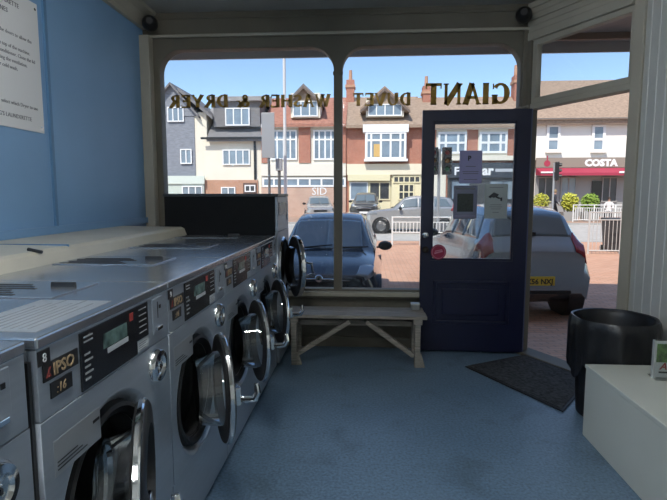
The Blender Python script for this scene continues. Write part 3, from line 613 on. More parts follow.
# the shop's own building over and beside the laundrette, canopy above the window
RENDER = mat('shop_render', (.45, .42, .38), .8, 0, .08, 3)
SOFFIT = mat('canopy_paint', (.52, .49, .46), .7, 0, .1, 4)
struct(B(-13, 13, -4, 4.5, ZC + .1, 7.6).build('upper_storey', RENDER))
struct(B(-13, XL - .13, -4, 4.5, -.4, ZC + .1).build('party_wall', RENDER))
struct(B(2.35, 13, -4, 3.4, -.4, ZC + .1).build('party_wall', RENDER))
cn = struct(B(-6, 8, 4.5, 5.28, 2.86, 3.06).build('canopy', SOFFIT, bevel=.01))
B(-6, 8, 5.28, 5.31, 2.765, 3.12).build('fascia_board', mat('canopy_fascia', (.62, .59, .56), .6), cn)
B(1.4, 8, 4.98, 5.02, 2.80, 2.86).build('soffit_batten', mat('batten_brown', (.33, .24, .18), .6), cn)

# ================================================================== BUILDINGS ACROSS THE STREET
YS = 34.0
CREAM = mat('cream_render', (.74, .69, .58), .85, 0, .04, 1)
WHITER = mat('white_render', (.80, .77, .72), .85, 0, .04, 1)
SLATE = mat('slate_hanging', (.22, .235, .27), .75, 0, .18, 3, 0, (1, 1, 4))
DKROOF = mat('dark_roof', (.17, .165, .17), .75, 0, .15, 3, 0, (1, 1, 4))
REDROOF = mat('red_roof_tiles', (.34, .155, .11), .8, 0, .3, 5, .3, (1, 1, 4))
BRNROOF = mat('brown_roof_tiles', (.31, .225, .165), .85, 0, .28, 6, .3, (1, 1, 3))
BRICKR = brick('red_brick', (.42, .13, .08), (.52, .20, .13), (.48, .32, .25), 4.0, .5, .17, .02, .85, (PI / 2, 0, 0))
BRICKO = brick('orange_brick', (.55, .26, .15), (.60, .32, .20), (.50, .38, .30), 4.0, .5, .17, .02, .85, (PI / 2, 0, 0))
UPVC = mat('white_window_frame', (.80, .80, .80), .4)
PANE = mat('street_window_glass', (.20, .26, .32), .08, 0, .35, .8)
SHOPDK = mat('shop_dark', (.05, .055, .06), .3, 0, .4, 1)
class Bld:
    def __init__(s, name, label, cat, px0, px1, Y=YS):
        s.Y = Y; a = W(px0, 196, Y); b = W(px1, 196, Y); s.o = Vector((a.x + b.x, 0, 0)) / 2 + Vector((0, Y, 0)); s.t = thing(name, label, cat, s.o)
        s.hw = (b.x - a.x) / 2
    def p(s, px, py, dy=0.0):
        q = W(px, py, s.Y + dy); return (q.x - s.o.x, dy, q.z)
    def rect(s, name, px0, py0, px1, py1, m, d0=-.1, d1=.0, parent=None, bevel=0, ground=False):
        a = s.p(px0, py1); b = s.p(px1, py0); z0 = 0.0 if ground else a[2]
        return B(a[0], b[0], d0, d1, z0, b[2]).build(name, m, parent or s.t, bevel)
    def body(s, name, px0, px1, pytop, m, depth=8.0, d0=0.0):
        a = s.p(px0, 196); b = s.p(px1, pytop); return B(a[0], b[0], d0, depth, -.05, b[2]).build(name, m, s.t)
    def win(s, px0, py0, px1, py1, cols=(.5,), rows=(), fm=UPVC, gm=PANE, d=-.06, t=.075, name='window'):
        a = s.p(px0, py1); b = s.p(px1, py0); x0, x1, z0, z1 = a[0], b[0], a[2], b[2]; f = MB()
        f.box(x0, x1, d - .05, d + .02, z0, z0 + t); f.box(x0, x1, d - .05, d + .02, z1 - t, z1); f.box(x0, x0 + t, d - .05, d + .02, z0 + t, z1 - t); f.box(x1 - t, x1, d - .05, d + .02, z0 + t, z1 - t)
        for c in cols: f.box(x0 + (x1 - x0) * c - t / 2, x0 + (x1 - x0) * c + t / 2, d - .045, d + .02, z0 + t, z1 - t)
        for r in rows: f.box(x0 + t, x1 - t, d - .043, d + .02, z0 + (z1 - z0) * r - t / 2, z0 + (z1 - z0) * r + t / 2)
        o = f.build(name, fm, s.t); B(x0 + t * .5, x1 - t * .5, d - .01, d + .03, z0 + t * .5, z1 - t * .5).build('pane', gm, o); return o
    def slope(s, name, px0, px1, py0, d0, py1, d1, m, th=.15, px0b=None, px1b=None):   # roof slab from eave (py0 at depth d0) to ridge (py1 at depth d1)
        a = s.p(px0, py0, d0); b = s.p(px1, py0, d0); zr = W((px0 + px1) / 2, py1, s.Y + d1).z
        xa = a[0] if px0b is None else s.p(px0b, py1, d1)[0]; xb = b[0] if px1b is None else s.p(px1b, py1, d1)[0]
        v = [(a[0], d0, a[2]), (b[0], d0, a[2]), (xb, d1, zr), (xa, d1, zr)]
        return MB().add(v + [(q[0], q[1], q[2] - th) for q in v], [(0, 1, 2, 3), (7, 6, 5, 4), (0, 4, 5, 1), (1, 5, 6, 2), (2, 6, 7, 3), (3, 7, 4, 0)]).build(name, m, s.t)
    def back(s, name, d0, d1, zr, m, x0=None, x1=None):
        x0 = -s.hw if x0 is None else x0; x1 = s.hw if x1 is None else x1
        MB().add([(x0, d0, zr), (x1, d0, zr), (x1, d1, zr * .7), (x0, d1, zr * .7), (x0, d0, 3), (x1, d0, 3), (x1, d1, 3), (x0, d1, 3)], [(0, 1, 2, 3), (4, 7, 6, 5), (0, 4, 5, 1), (1, 5, 6, 2), (2, 6, 7, 3), (3, 7, 4, 0)]).build(name, m, s.t)
    def gable(s, name, pxl, pxr, pyb, pxt, pyt, m, roofm, d0=-.05, d1=5.0, over=.25, trim=None):   # gabled front with pitched roof running back
        a = s.p(pxl, pyb); b = s.p(pxr, pyb); c = s.p(pxt, pyt)
        MB().prism([(a[0], a[2]), (b[0], b[2]), (c[0], c[2])], d1 - d0, 'xz', d0).build(name, m, s.t)
        for q in (a, b):
            ex = (q[0] - c[0]) * (1 + over / 3); ez = (q[2] - c[2]) * (1 + over / 3)
            MB().prism([(c[0], c[2] + .16), (c[0], c[2] - .0), (c[0] + ex, c[2] + ez), (c[0] + ex, c[2] + ez + .16)], d1 - d0 + .3, 'xz', d0 - .3).build('roof', roofm, s.t)
            if trim: MB().prism([(c[0], c[2] + .02), (c[0], c[2] - .16), (c[0] + ex, c[2] + ez - .16), (c[0] + ex, c[2] + ez + .02)], .06, 'xz', d0 - .36).build('bargeboard', trim, s.t)
# grey gabled house
b1 = Bld('gabled_house', 'grey slate gabled house at the far left across the street', 'house', 140, 205)
b1.body('wall', 140, 194, 116, SLATE); b1.gable('gable', 146, 198, 116, 171.5, 85.5, SLATE, DKROOF)
b1.body('side_wall', 194, 206, 112, CREAM, 8, .05)
b1.slope('verge', 176, 207, 132, -.05, 88, 3.5, CREAM, .1) if False else None
MB().prism([(b1.p(193, 115)[0], b1.p(193, 115)[2]), (b1.p(206, 115)[0], b1.p(206, 128)[2]), (b1.p(206, 100)[0], b1.p(206, 128)[2] - .0), (b1.p(186, 94)[0], b1.p(186, 102)[2])], .4, 'xz', .0).build('cream_gable', CREAM, b1.t)
q0 = b1.p(180, 92); q1 = b1.p(214, 120)
MB().prism([(q0[0], q0[2] + .22), (q0[0], q0[2]), (q1[0], q1[2]), (q1[0], q1[2] + .22)], 4.5, 'xz', -.4).build('side_roof', DKROOF, b1.t)
b1.win(168, 107, 184, 122, (.34, .67)); b1.win(181, 149, 192, 164, (.5,)); b1.win(150, 149, 163, 164, (.5,))
b1.rect('shopfront', 166, 178, 205, 200, mat('pale_green_shop', (.52, .58, .52), .5), -.3, 0, ground=True)
b1.rect('sign_board', 166, 176, 206, 184, mat('pale_sign', (.60, .66, .60), .5), -.4, -.3)
b1.win(184, 186, 204, 196, (.33, .66), d=-.32)
# cream mansard house
b2 = Bld('cream_house', 'cream rendered house with dark mansard roof and wide dormer', 'house', 206.5, 262)
b2.body('wall', 206.5, 261.5, 139, CREAM)
b2.slope('roof', 206.5, 262, 138.5, -.4, 118, 1.4, DKROOF, .2); b2.slope('upper_roof', 206.5, 262, 118, 1.4, 97, 4.0, mat('lead_grey', (.27, .26, .26), .7, 0, .1, 3), .2)
b2.back('rear_roof', 4.0, 8.0, W(230, 97, YS + 4).z, DKROOF)
a = b2.p(214, 127); c_ = b2.p(262, 99); B(a[0], c_[0] - .15, -.05, 4, a[2], c_[2]).build('dormer', DKROOF, b2.t)
a = b2.p(210, 102); c_ = b2.p(263, 97); B(a[0], c_[0], -.35, 4, a[2], c_[2]).build('dormer_roof', MATS['lead_grey'], b2.t)
b2.win(226, 108, 250, 126, (.34, .67), d=-.12); b2.win(223, 149.5, 250, 165, (.25, .5, .75))
b2.rect('gutter', 203, 137.5, 263, 140, BLACK, -.5, -.38)
b2.rect('downpipe', 254.5, 140, 256, 180, BLACK, -.12, -.02)
b2.rect('brick_base', 206, 180, 258, 200, BRICKO, -.12, 0, ground=True)
b2.win(222, 187, 236, 197, (.5,), d=-.16); b2.rect('door', 244, 183, 257, 200, mat('brown_door', (.12, .07, .05), .5), -.18, -.12, ground=True); b2.win(245.5, 185, 256, 192, (.5,), d=-.19, gm=SHOPDK)
# brick and cream shop house with gable dormer
b3 = Bld('shop_house', 'brick and cream shop house with red tiled roof, left of the mullion', 'house', 262, 346)
b3.body('wall', 262, 346, 124, mat('pale_band', (.70, .66, .58), .85, 0, .05, 2))
b3.slope('roof', 262, 346, 124, -.5, 98, 4.0, REDROOF, .2); b3.back('rear_roof', 4.0, 8.0, W(300, 98, YS + 4).z, REDROOF)
b3.rect('dormer_front', 291, 93, 320, 118, CREAM, -.05, 3.0); b3.gable('dormer_gable', 289, 321, 103, 304, 87, mat('gable_brown', (.33, .25, .19), .8), DKROOF, -.06, 3.5, .3, mat('dark_barge', (.14, .10, .08), .6))
b3.win(293, 101, 318, 117, (.33, .67), d=-.1)
for q in ((262, 267), (299, 310.5), (338, 346)): b3.rect('brick_pier', q[0], 127, q[1], 163, BRICKR, -.14, 0)
for q in ((271, 297), (313.5, 337)): b3.win(q[0], 130, q[1], 160, (.25, .5, .75), (.68,), t=.10)
b3.rect('cornice', 262, 124, 346, 128, UPVC, -.35, 0); b3.rect('sign_band', 262, 164, 346, 176, mat('cream_band', (.72, .68, .60), .8), -.25, 0)
b3.win(263, 177.5, 346, 187, (.14, .29, .43, .57, .71, .86), d=-.15, t=.12)
b3.rect('brick_base', 262, 187, 346, 202, brick('pale_brick', (.60, .37, .28), (.64, .43, .33), (.6, .48, .4), 4.0, .5, .17, .02, .85, (PI / 2, 0, 0)), -.16, 0, ground=True)
q = b3.p(312, 196); text('lettering', 'SID', .72, UPVC, b3.t, (q[0], -.17, q[2] + .08), FACE_CAM, ext=.01)
# brick house, cream shopfront, chimneys
b4 = Bld('brick_house', 'red brick house over a cream shopfront, right of the mullion', 'house', 346, 422)
b4.body('wall', 346, 422, 125, BRICKR)
b4.slope('roof', 346, 422, 125, -.5, 97, 4.0, BRNROOF, .2); b4.back('rear_roof', 4.0, 8.0, W(384, 97, YS + 4).z, BRNROOF)
def chimney(b, px0, px1, pyt, pyb, d=3.6, pots=2):
    a = b.p(px0, pyb, d); c = b.p(px1, pyt, d); B(a[0], c[0], d - .45, d + .45, a[2] - 1.5, c[2]).build('chimney', BRICKR, b.t)
    B(a[0] - .07, c[0] + .07, d - .52, d + .52, c[2] - .55, c[2] - .35).build('chimney_cap', BRICKO, b.t)
    for i in range(pots): MB().lathe([(0, c[2]), (.14, c[2]), (.11, c[2] + .75), (0, c[2] + .75)], (a[0] + (c[0] - a[0]) * (i + .5) / pots, d, 0), n=14).build('chimney_pot', BRICKO, b.t, smooth=True)
chimney(b4, 346.5, 354.5, 81, 110, pots=1)
b4.rect('dormer_front', 366, 98, 404, 117, CREAM, -.05, 3.0); b4.gable('dormer_gable', 361, 409, 111, 384.5, 89.5, MATS['gable_brown'], BRNROOF, -.06, 3.5, .1, MATS['dark_barge'])
b4.win(368, 104, 402, 116.5, (.25, .5, .75), d=-.1)
b4.rect('bay_head', 363, 125.5, 408, 133.5, UPVC, -.7, 0); b4.rect('bay', 365, 133, 406, 160, UPVC, -.6, 0)
b4.win(365.5, 133, 405.5, 160, (.14, .38, .62, .86), (.70,), d=-.62, t=.13)
b4.rect('yellow_blind', 373.5, 145, 381, 157.5, mat('yellow_blind', (.62, .40, .14), .7), -.66, -.64)
b4.rect('bay_sill', 364, 159.5, 407, 162, UPVC, -.75, 0)
YELC = mat('pale_yellow_paint', (.72, .66, .44), .6)
b4.rect('sign_board', 347, 164, 421, 175, mat('cream_sign', (.74, .68, .52), .6), -.35, 0)
q = b4.p(360, 172.5); text('lettering', 'LIQUOR', .42, GOLDINK, b4.t, (q[0], -.36, q[2]), FACE_CAM, ext=.01, sx=1.25) if False else None
b4.rect('awning_valance', 348, 175, 390, 181, YELC, -.45, -.3)
b4.rect('shop_window', 349, 181, 391, 202, YELC, -.15, 0, ground=True)
b4.win(350, 182, 368, 200, (), d=-.17); b4.win(369, 182, 390, 200, (.5,), d=-.17, gm=SHOPDK, fm=YELC)
b4.rect('porch', 391, 175, 421, 202, YELC, -.2, 0, ground=True); b4.win(393, 176, 420, 183, (.2, .4, .6, .8), d=-.22, fm=YELC, gm=SHOPDK); b4.win(398, 184, 414, 200, (.33, .67), (.5,), d=-.22, fm=YELC, gm=SHOPDK)
# brick house with dark bar front (seen through the door)
b5 = Bld('brick_house', 'red brick house over a dark bar front, seen through the door glass', 'house', 422, 532)
b5.body('wall', 422, 532, 122, BRICKR); b5.slope('roof', 422, 532, 125, -.5, 97, 4.0, BRNROOF, .2); b5.back('rear_roof', 4.0, 8.0, W(470, 97, YS + 4).z, BRNROOF)
chimney(b5, 422, 430, 87, 110, pots=1); chimney(b5, 512, 523, 76, 110, pots=2)
b5.rect('eaves_board', 422, 122, 534, 130, UPVC, -.3, 0)
b5.rect('render_bay', 436, 124, 467, 156, CREAM, -.1, 0); b5.rect('render_bay', 477.5, 124, 508, 156, CREAM, -.1, 0)
b5.win(437.5, 132, 466.5, 154, (.27, .70), (.5,), d=-.15, t=.14); b5.win(478.5, 132, 507, 153.5, (.33, .76), (.5,), d=-.15, t=.14)
b5.rect('ledge', 422, 156, 534, 161, CREAM, -.4, 0)
NB = mat('bar_navy', (.035, .045, .06), .45); b5.rect('sign_board', 447, 163, 519, 178, NB, -.35, 0)
q = b5.p(453, 175); text('lettering', 'F', .72, UPVC, b5.t, (q[0], -.36, q[2]), FACE_CAM, ext=.01, bold=.02)
q = b5.p(481, 175); text('lettering', 'ar', .85, UPVC, b5.t, (q[0], -.36, q[2]), FACE_CAM, ext=.01, bold=.03)
k = MB(); a = b5.p(494, 172); c_ = b5.p(513, 169); k.box(a[0], c_[0], -.37, -.34, a[2], c_[2]); k.build('small_print', mat('pale_ink', (.45, .47, .5), .6), b5.t)
b5.rect('shopfront', 447, 178, 519, 202, SHOPDK, -.15, 0, ground=True); b5.win(450, 180, 470, 200, (), d=-.17, fm=NB); b5.win(488, 180, 516, 200, (.5,), d=-.17, fm=NB)
b5.rect('side_front', 422, 161, 446, 202, CREAM, -.12, 0, ground=True)
# white coffee shop on the right
b6 = Bld('coffee_shop', 'white rendered coffee shop with red awning, seen through the open doorway', 'shop', 534, 668)
b6.body('wall', 534, 668, 120, WHITER); b6.slope('roof', 534, 668, 120, -.5, 80, 5.0, BRNROOF, .25); b6.back('rear_roof', 5.0, 10, W(600, 80, YS + 5).z, BRNROOF)
b6.rect('gutter', 532, 118.5, 670, 120.5, mat('grey_gutter', (.20, .19, .18), .6), -.7, -.5)
for q in (545.5, 590.5, 636): b6.win(q, 124.5, q + 15, 152, (), (.46,), t=.16)
for q in (545.5, 590.5, 636): b6.rect('window_sill', q - .5, 151.5, q + 15.5, 153, WHITER, -.25, 0)
TAUPE = mat('taupe_sign', (.26, .22, .18), .6); CRIM = mat('crimson_awning', (.36, .035, .07), .7)
b6.rect('sign_board', 534, 157.5, 668, 168, TAUPE, -.4, 0)
q = b6.p(582, 166.3); text('lettering', 'COSTA', .58, UPVC, b6.t, (q[0], -.41, q[2]), FACE_CAM, ext=.02, sx=1.06, bold=.035)
a = b6.p(534, 174.5); c_ = b6.p(668, 168)
MB().prism([(-.4, c_[2]), (-1.3, a[2] + .05), (-1.3, a[2] - .12), (-.3, a[2] - .05)], c_[0] - a[0], 'yz', a[0]).build('awning', CRIM, b6.t)
b6.rect('awning_trim', 534, 172.5, 547, 174, UPVC, -1.35, -1.3); b6.rect('awning_trim', 609, 172, 668, 174, UPVC, -1.35, -1.3)
k = MB(); q = b6.p(545, 163); k.lathe([(0, -.42), (.2, -.42), (.2, -.40), (0, -.40)], (q[0], 0, q[2] - .05), 'y', 20); k.box(q[0] - .03, q[0] + .03, -.43, -.40, q[2], q[2] + .45); k.build('emblem', CRIM, b6.t)
GREYF = mat('grey_front', (.30, .30, .29), .6); b6.rect('shopfront', 534, 175, 668, 205, GREYF, -.1, 0, ground=True)
for q, g_ in ((536, SHOPDK), (559, PANE), (600, SHOPDK), (640, SHOPDK)): b6.win(q, 177, q + 17, 202, (.5,), d=-.13, fm=GREYF, gm=g_)
b6.rect('door', 590, 181, 600.5, 205, mat('black_door', (.015, .015, .015), .3), -.18, -.1, ground=True)
a = b6.p(623.5, 134); c_ = b6.p(631, 109)
hs = B(a[0], c_[0], -1.6, -1.5, a[2], c_[2]).build('hanging_sign', CRIM, b6.t); q = b6.p(624, 119); text('lettering', 'C', .5, UPVC, hs, (q[0], -1.61, q[2]), FACE_CAM, ext=.005)
B(c_[0] - .1, c_[0] + .0, -1.5, 0, c_[2] - .3, c_[2] - .2).build('sign_arm', BLACK, b6.t)

# ================================================================== CARS
def pchip(xs, ys, x):
    n = len(xs); i = 0
    while i < n - 2 and x > xs[i + 1]: i += 1
    h = [xs[k + 1] - xs[k] for k in range(n - 1)]; d = [(ys[k + 1] - ys[k]) / h[k] for k in range(n - 1)]
    def sl(k):
        if k == 0: return d[0]
        if k == n - 1: return d[-1]
        return 0 if d[k - 1] * d[k] <= 0 else 2 * d[k - 1] * d[k] / (d[k - 1] + d[k])
    t = (x - xs[i]) / h[i]; a, b = sl(i), sl(i + 1)
    return (1 + 2 * t) * (1 - t) ** 2 * ys[i] + t * (1 - t) ** 2 * h[i] * a + t * t * (3 - 2 * t) * ys[i + 1] + t * t * (t - 1) * h[i] * b
HATCH = [(0, .46, .455, .55, .44, .62, .68), (.015, .50, .49, .62, .475, .76, .84), (.06, .555, .545, .66, .52, .86, .93), (.14, .60, .59, .67, .56, .88, .98), (.235, .64, .625, .68, .585, .89, 1.0), (.26, .655, .635, .69, .59, .89, 1.0),
         (.42, .95, .925, .63, .61, .90, 1.0), (.54, .995, .97, .63, .62, .90, 1.0), (.75, .985, .96, .62, .63, .90, 1.0), (.89, .94, .915, .60, .645, .88, .98), (.955, .70, .69, .70, .655, .84, .95), (.985, .60, .59, .72, .55, .83, .93), (1.0, .38, .375, .72, .37, .78, .88)]
SUVP = [(0, .50, .49, .55, .47, .62, .70), (.015, .55, .54, .62, .52, .78, .86), (.06, .60, .59, .68, .56, .87, .95), (.16, .63, .62, .70, .58, .89, .99), (.25, .655, .64, .70, .60, .90, 1.0), (.28, .67, .65, .71, .605, .90, 1.0),
        (.43, .95, .925, .65, .62, .90, 1.0), (.55, 1.0, .97, .65, .63, .90, 1.0), (.75, .985, .96, .64, .645, .90, 1.0), (.90, .94, .915, .62, .66, .88, .98), (.96, .72, .71, .70, .67, .84, .95), (.985, .62, .61, .72, .57, .83, .93), (1.0, .40, .395, .72, .39, .78, .88)]
CARGLASS = mat('car_glass', (.12, .15, .165), .04, 0, spec=.8, coat=.6)
TYRE = mat('tyre', (.016, .016, .017), .75); ALLOY = mat('alloy', (.26, .27, .28), .35, .8)
LAMPC = mat('headlamp', (.30, .33, .36), .12, .3, coat=.8); TAIL = mat('tail_lamp_red', (.30, .015, .02), .15, coat=.8)
def make_car(label, loc, rz, L, Wd, Ht, paint, prof=HATCH, plate_rear=None, plate_front=None, badge=True, skirt=None, dark_grille=True):
    t = thing('car', label, 'car', loc, rz)            # local: nose at y=0, tail at y=L, z up
    ts = [r[0] for r in prof]; colsP = [[r[k] for r in prof] for k in range(1, 7)]
    def ring(tt):
        zt, zr, hr, zb, hb, hm = [pchip(ts, c, tt) for c in colsP]; w2 = Wd / 2; lift = .13 * max(0, (tt - .88) / .12) + .04 * max(0, 1 - tt / .06)
        return [(0, .125 + lift), (hm * .86, .125 + lift), (hm * .955, .20), (hm * .995, min(.38, zb - .02)), (hb * .985, zb - .006), (hb - (hb - hr) * .06, zb + (zr - zb) * .07), (hr + (hb - hr) * .07, zr - (zr - zb) * .06), (hr * .93, zr + (zt - zr) * .35), (hr * .5, zr + (zt - zr) * .85), (0, zt)]
    def surf(tt, u, off=0.0, side=1):
        def pt(tq, uq):
            r = ring(min(max(tq, 0), 1)); i = min(int(uq), 8); f = uq - i
            return Vector(((r[i][0] * (1 - f) + r[i + 1][0] * f) * Wd / 2, tq * L, (r[i][1] * (1 - f) + r[i + 1][1] * f) * Ht))
        p = pt(tt, u)
        if off:
            du = pt(tt, min(u + .12, 9)) - pt(tt, max(u - .12, 0)); e = .006; dt = pt(min(tt + e, 1), u) - pt(max(tt - e, 0), u)
            nn = du.cross(dt)
            if nn.length > 0:
                nn.normalize()
                if nn.x < -.001 and u < 7 and p.x > .2: nn = -nn
                if u >= 7 and nn.z < 0 : nn = -nn
                p = p + nn * off
        return (p.x * side, p.y, p.z)
    N = 60; mb = MB(); tsr = sorted(set([i / N for i in range(N + 1)] + [.004, .008, .012, .024, .985, .992, .996])); NR = len(tsr)
    for tt in tsr:
        r = ring(tt); full = [(x, z) for x, z in r] + [(-x, z) for x, z in r[-2:0:-1]]
        for x, z in full: mb.v.append((x * Wd / 2, tt * L, z * Ht))
    n = 18
    for i in range(NR - 1):
        for k in range(n): mb.f.append((i * n + k, i * n + (k + 1) % n, (i + 1) * n + (k + 1) % n, (i + 1) * n + k))
    mb.f.append(tuple(range(n))); mb.f.append(tuple((NR - 1) * n + k for k in range(n)))
    mb.build('body', paint, t, smooth=True)
    def patch(name, *a, **k):
        if k.get('sides') or a[3] >= 9: return patch1(name, *a, **k)
        for q in (1, -1): o = patch1(name, *a, sides=(q,), **k)
        return o
    def patch1(name, t0, t1, u0, u1, m, off=.006, both=True, nt_=8, nu=6, t0b=None, t1b=None, parent=None, sides=(1, -1)):
        g = MB()
        for sd_ in sides:
            k0 = len(g.v)
            for i in range(nt_ + 1):
                for j in range(nu + 1):
                    f = j / nu; a = t0 + ((t0b if t0b is not None else t0) - t0) * f; b = t1 + ((t1b if t1b is not None else t1) - t1) * f
                    g.v.append(surf(a + (b - a) * i / nt_, u0 + (u1 - u0) * f, off, sd_))
            for i in range(nt_):
                for j in range(nu): q = k0 + i * (nu + 1) + j; g.f.append((q, q + 1, q + nu + 2, q + nu + 1))
        o = g.build(name, m, parent or t, smooth=True); md = o.modifiers.new('solid', 'SOLIDIFY'); md.thickness = .008; md.offset = -1; return o
    ws = prof[5][0]; rs = prof[6][0]
    patch('windscreen', ws + .012, rs - .02, 6.9, 9, CARGLASS, nt_=12, nu=10, t0b=ws - .002)
    patch('rear_window', prof[9][0] + .012, prof[10][0] - .008, 6.95, 9, CARGLASS, nt_=10, nu=10)
    patch('front_side_window', ws + .045, .555, 5.15, 5.92, CARGLASS, t0b=rs - .02, nu=8)
    patch('rear_side_window', .57, .72, 5.15, 5.92, CARGLASS, nu=8); patch('quarter_window', .732, prof[9][0] + .015, 5.15, 5.92, CARGLASS, t1b=prof[9][0] - .04, nu=8)
    patch('headlamp', .010, .125, 3.70, 6.6, LAMPC, .007, t1b=.06); patch('tail_lamp', .905, .987, 3.80, 7.0, TAIL, .012, t0b=.950, t1b=.984, nu=14)
    wr = Ht * .2
    for ty in (.165, .825):
        for sx in (1, -1):
            xo = Wd / 2 * .985; y_ = ty * L
            MB().lathe([(0, -.22), (wr * 1.17, -.22), (wr * 1.17, .006), (wr * 1.08, .008), (wr * .8, -.03)], (0, 0, 0), 'x', 36).build('wheel_arch', BLACK, t, smooth=True, loc=(xo * sx, y_, wr * 1.02)).scale = (sx, 1, 1)
            wh = MB().lathe([(0, -.19), (wr * .9, -.19), (wr, -.15), (wr, -.01), (wr * .93, .012), (wr * .68, .012), (wr * .66, -.0)], (0, 0, 0), 'x', 36).build('tyre', TYRE, t, smooth=True, loc=(xo * sx, y_, wr)); wh.scale = (sx, 1, 1)
            al = MB(); al.lathe([(wr * .66, 0), (wr * .63, .006), (wr * .56, -.03), (wr * .2, -.02), (0, -.02)], (0, 0, 0), 'x', 30)
            for k in range(5):
                a = 2 * PI * k / 5; al.bar((-.01, 0, 0), (.0, wr * .6 * math.cos(a), wr * .6 * math.sin(a)), .045, .02, (1, 0, 0))
            al.build('wheel_rim', ALLOY, wh)
    for sx in (-.42, .12):
        a_ = Vector((sx * Wd / 1.65, 0, 0)); pts_ = []
        for k in range(7):
            x_ = a_.x + .5 * k / 6; tw = ws - .006 + .022 * k / 6; c_ = surf(tw, 9, .012); e_ = surf(tw, 7.0, .012); f = abs(x_) / (Wd / 2 * .68); pts_.append((x_, c_[1] + (e_[1] - c_[1]) * f * f, c_[2] + (e_[2] - c_[2]) * f * f + .012))
        MB().tube(pts_, .010, 6).build('wiper', BLACK, t)
    tw_ = prof[10][0] - .012; c_ = surf(tw_, 9, .012); q_ = surf(tw_ - .03, 8.6, .016)
    MB().tube([(0, c_[1], c_[2]), (.30, q_[1], q_[2])], .012, 6).box(-.05, .05, c_[1] - .03, c_[1] + .03, c_[2] - .03, c_[2] + .02).build('rear_wiper', BLACK, t)
    for sx in (1, -1):
        mr = MB(); yy = (ws + .085) * L; xx = Wd / 2 * .90; zz = .635 * Ht
        mr.lathe([(0, -.045), (.06, -.04), (.085, .0), (.08, .05), (.05, .09), (0, .10)], (0, 0, 0), 'y', 16); mr.v = [(v[0] * 1.25, v[1], v[2] * .85) for v in mr.v]
        mr.box(-.13, .0, .01, .05, -.04, -.015) if sx > 0 else mr.box(.0, .13, .01, .05, -.04, -.015)
        mr.build('wing_mirror', BLACK, t, smooth=True, loc=(sx * (xx + .13), yy, zz + .05))
    # nose: grille, lower intake, plate
    z_ = .40 * Ht
    if dark_grille:
        B(-.36 * Wd / 1.65, .36 * Wd / 1.65, -.012, .01, .335 * Ht, .43 * Ht).build('grille', BLACK, t, bevel=.01)
        MB().tube([(-.40 * Wd / 1.65, .0, .435 * Ht), (-.2, -.02, .447 * Ht), (0, -.026, .45 * Ht), (.2, -.02, .447 * Ht), (.40 * Wd / 1.65, .0, .435 * Ht)], .009, 8).build('grille_trim', CHROME, t, smooth=True)
    B(-.40, .40, -.01, .01, .16 * Ht, .23 * Ht).build('lower_intake', BLACK, t, bevel=.01)
    if badge:
        em = MB().lathe([(0, -.022), (.046, -.020), (.052, -.012), (.05, 0)], (0, -.012, .452 * Ht), 'y', 28).build('emblem', CHROME, t, smooth=True)
        k = MB(); k.prism([(-.028, .446 * Ht), (.0, .440 * Ht), (.03, .452 * Ht), (.005, .452 * Ht), (.02, .468 * Ht), (-.01, .458 * Ht)], .003, 'xz', -.037); k.build('emblem_mark', mat('emblem_green', (.03, .06, .04), .4), em)
    pf = B(-.26, .26, -.016, .005, .245 * Ht, .32 * Ht).build('front_plate', PAPER, t)
    if plate_front: text('lettering', plate_front, .10, INK, pf, (0, -.017, .262 * Ht), FACE_CAM, 'CENTER', .001)
    pr_ = B(-.26, .26, L - .005, L + .018, .325 * Ht, .40 * Ht).build('rear_plate', mat('plate_yellow', (.70, .50, .06), .5), t)
    if plate_rear: text('lettering', plate_rear, .098, INK, pr_, (0, L + .019, .338 * Ht), (PI / 2, 0, PI), 'CENTER', .001, bold=.003)
    B(-.5, .5, L - .03, L + .008, .25 * Ht, .28 * Ht).build('rear_bumper_insert', BLACK, t, bevel=.01)
    return t
PNAVY = mat('paint_dark_blue', (.024, .031, .043), .22, .35, coat=1.0)
PSILV = mat('paint_silver_blue', (.31, .35, .385), .26, .55, coat=.9)
PGREY = mat('paint_silver', (.42, .41, .40), .26, .5, coat=.9)
PCHAR = mat('paint_charcoal', (.05, .05, .05), .3, .3, coat=.8)
PWHITE = mat('paint_white', (.70, .70, .69), .3, 0, coat=.8)
make_car('dark blue hatchback parked nose towards the shop window', (-.62, 6.45, gz(7.2)), R(-1.5), 3.56, 1.645, 1.48, PNAVY)
def rear_car(label, xc, yc, rz, L, *a, **k):      # placed by the middle of its tail
    c = Vector((xc, yc, gz(yc))) - Matrix.Rotation(rz, 3, 'Z') @ Vector((0, L, 0)); c.z = gz(yc); return make_car(label, c, rz, L, *a, **k)
rear_car('silver blue hatchback with yellow plate, tail towards the open doorway', 2.30, 6.9, R(180 + 5), 3.70, 1.695, 1.63, PSILV, plate_rear='WX56 NXJ', badge=False)
make_car('silver estate car side on in the road behind the dark hatchback', (-.02, 23.4, gz(22.6) - .08), R(-92), 4.15, 1.8, 1.70, PGREY, SUVP, badge=False)
make_car('pale silver car parked facing the shop, left of the mullion', (W(320.5, 196, 28.6).x, 28.6, gz(28.6)), R(8), 4.2, 1.75, 1.42, PGREY, badge=False)
make_car('dark off-roader parked in front of the cream shopfront', (W(364, 196, 28.7).x, 28.7, gz(28.7)), R(-3), 4.3, 1.75, 1.62, PCHAR, SUVP, badge=False)

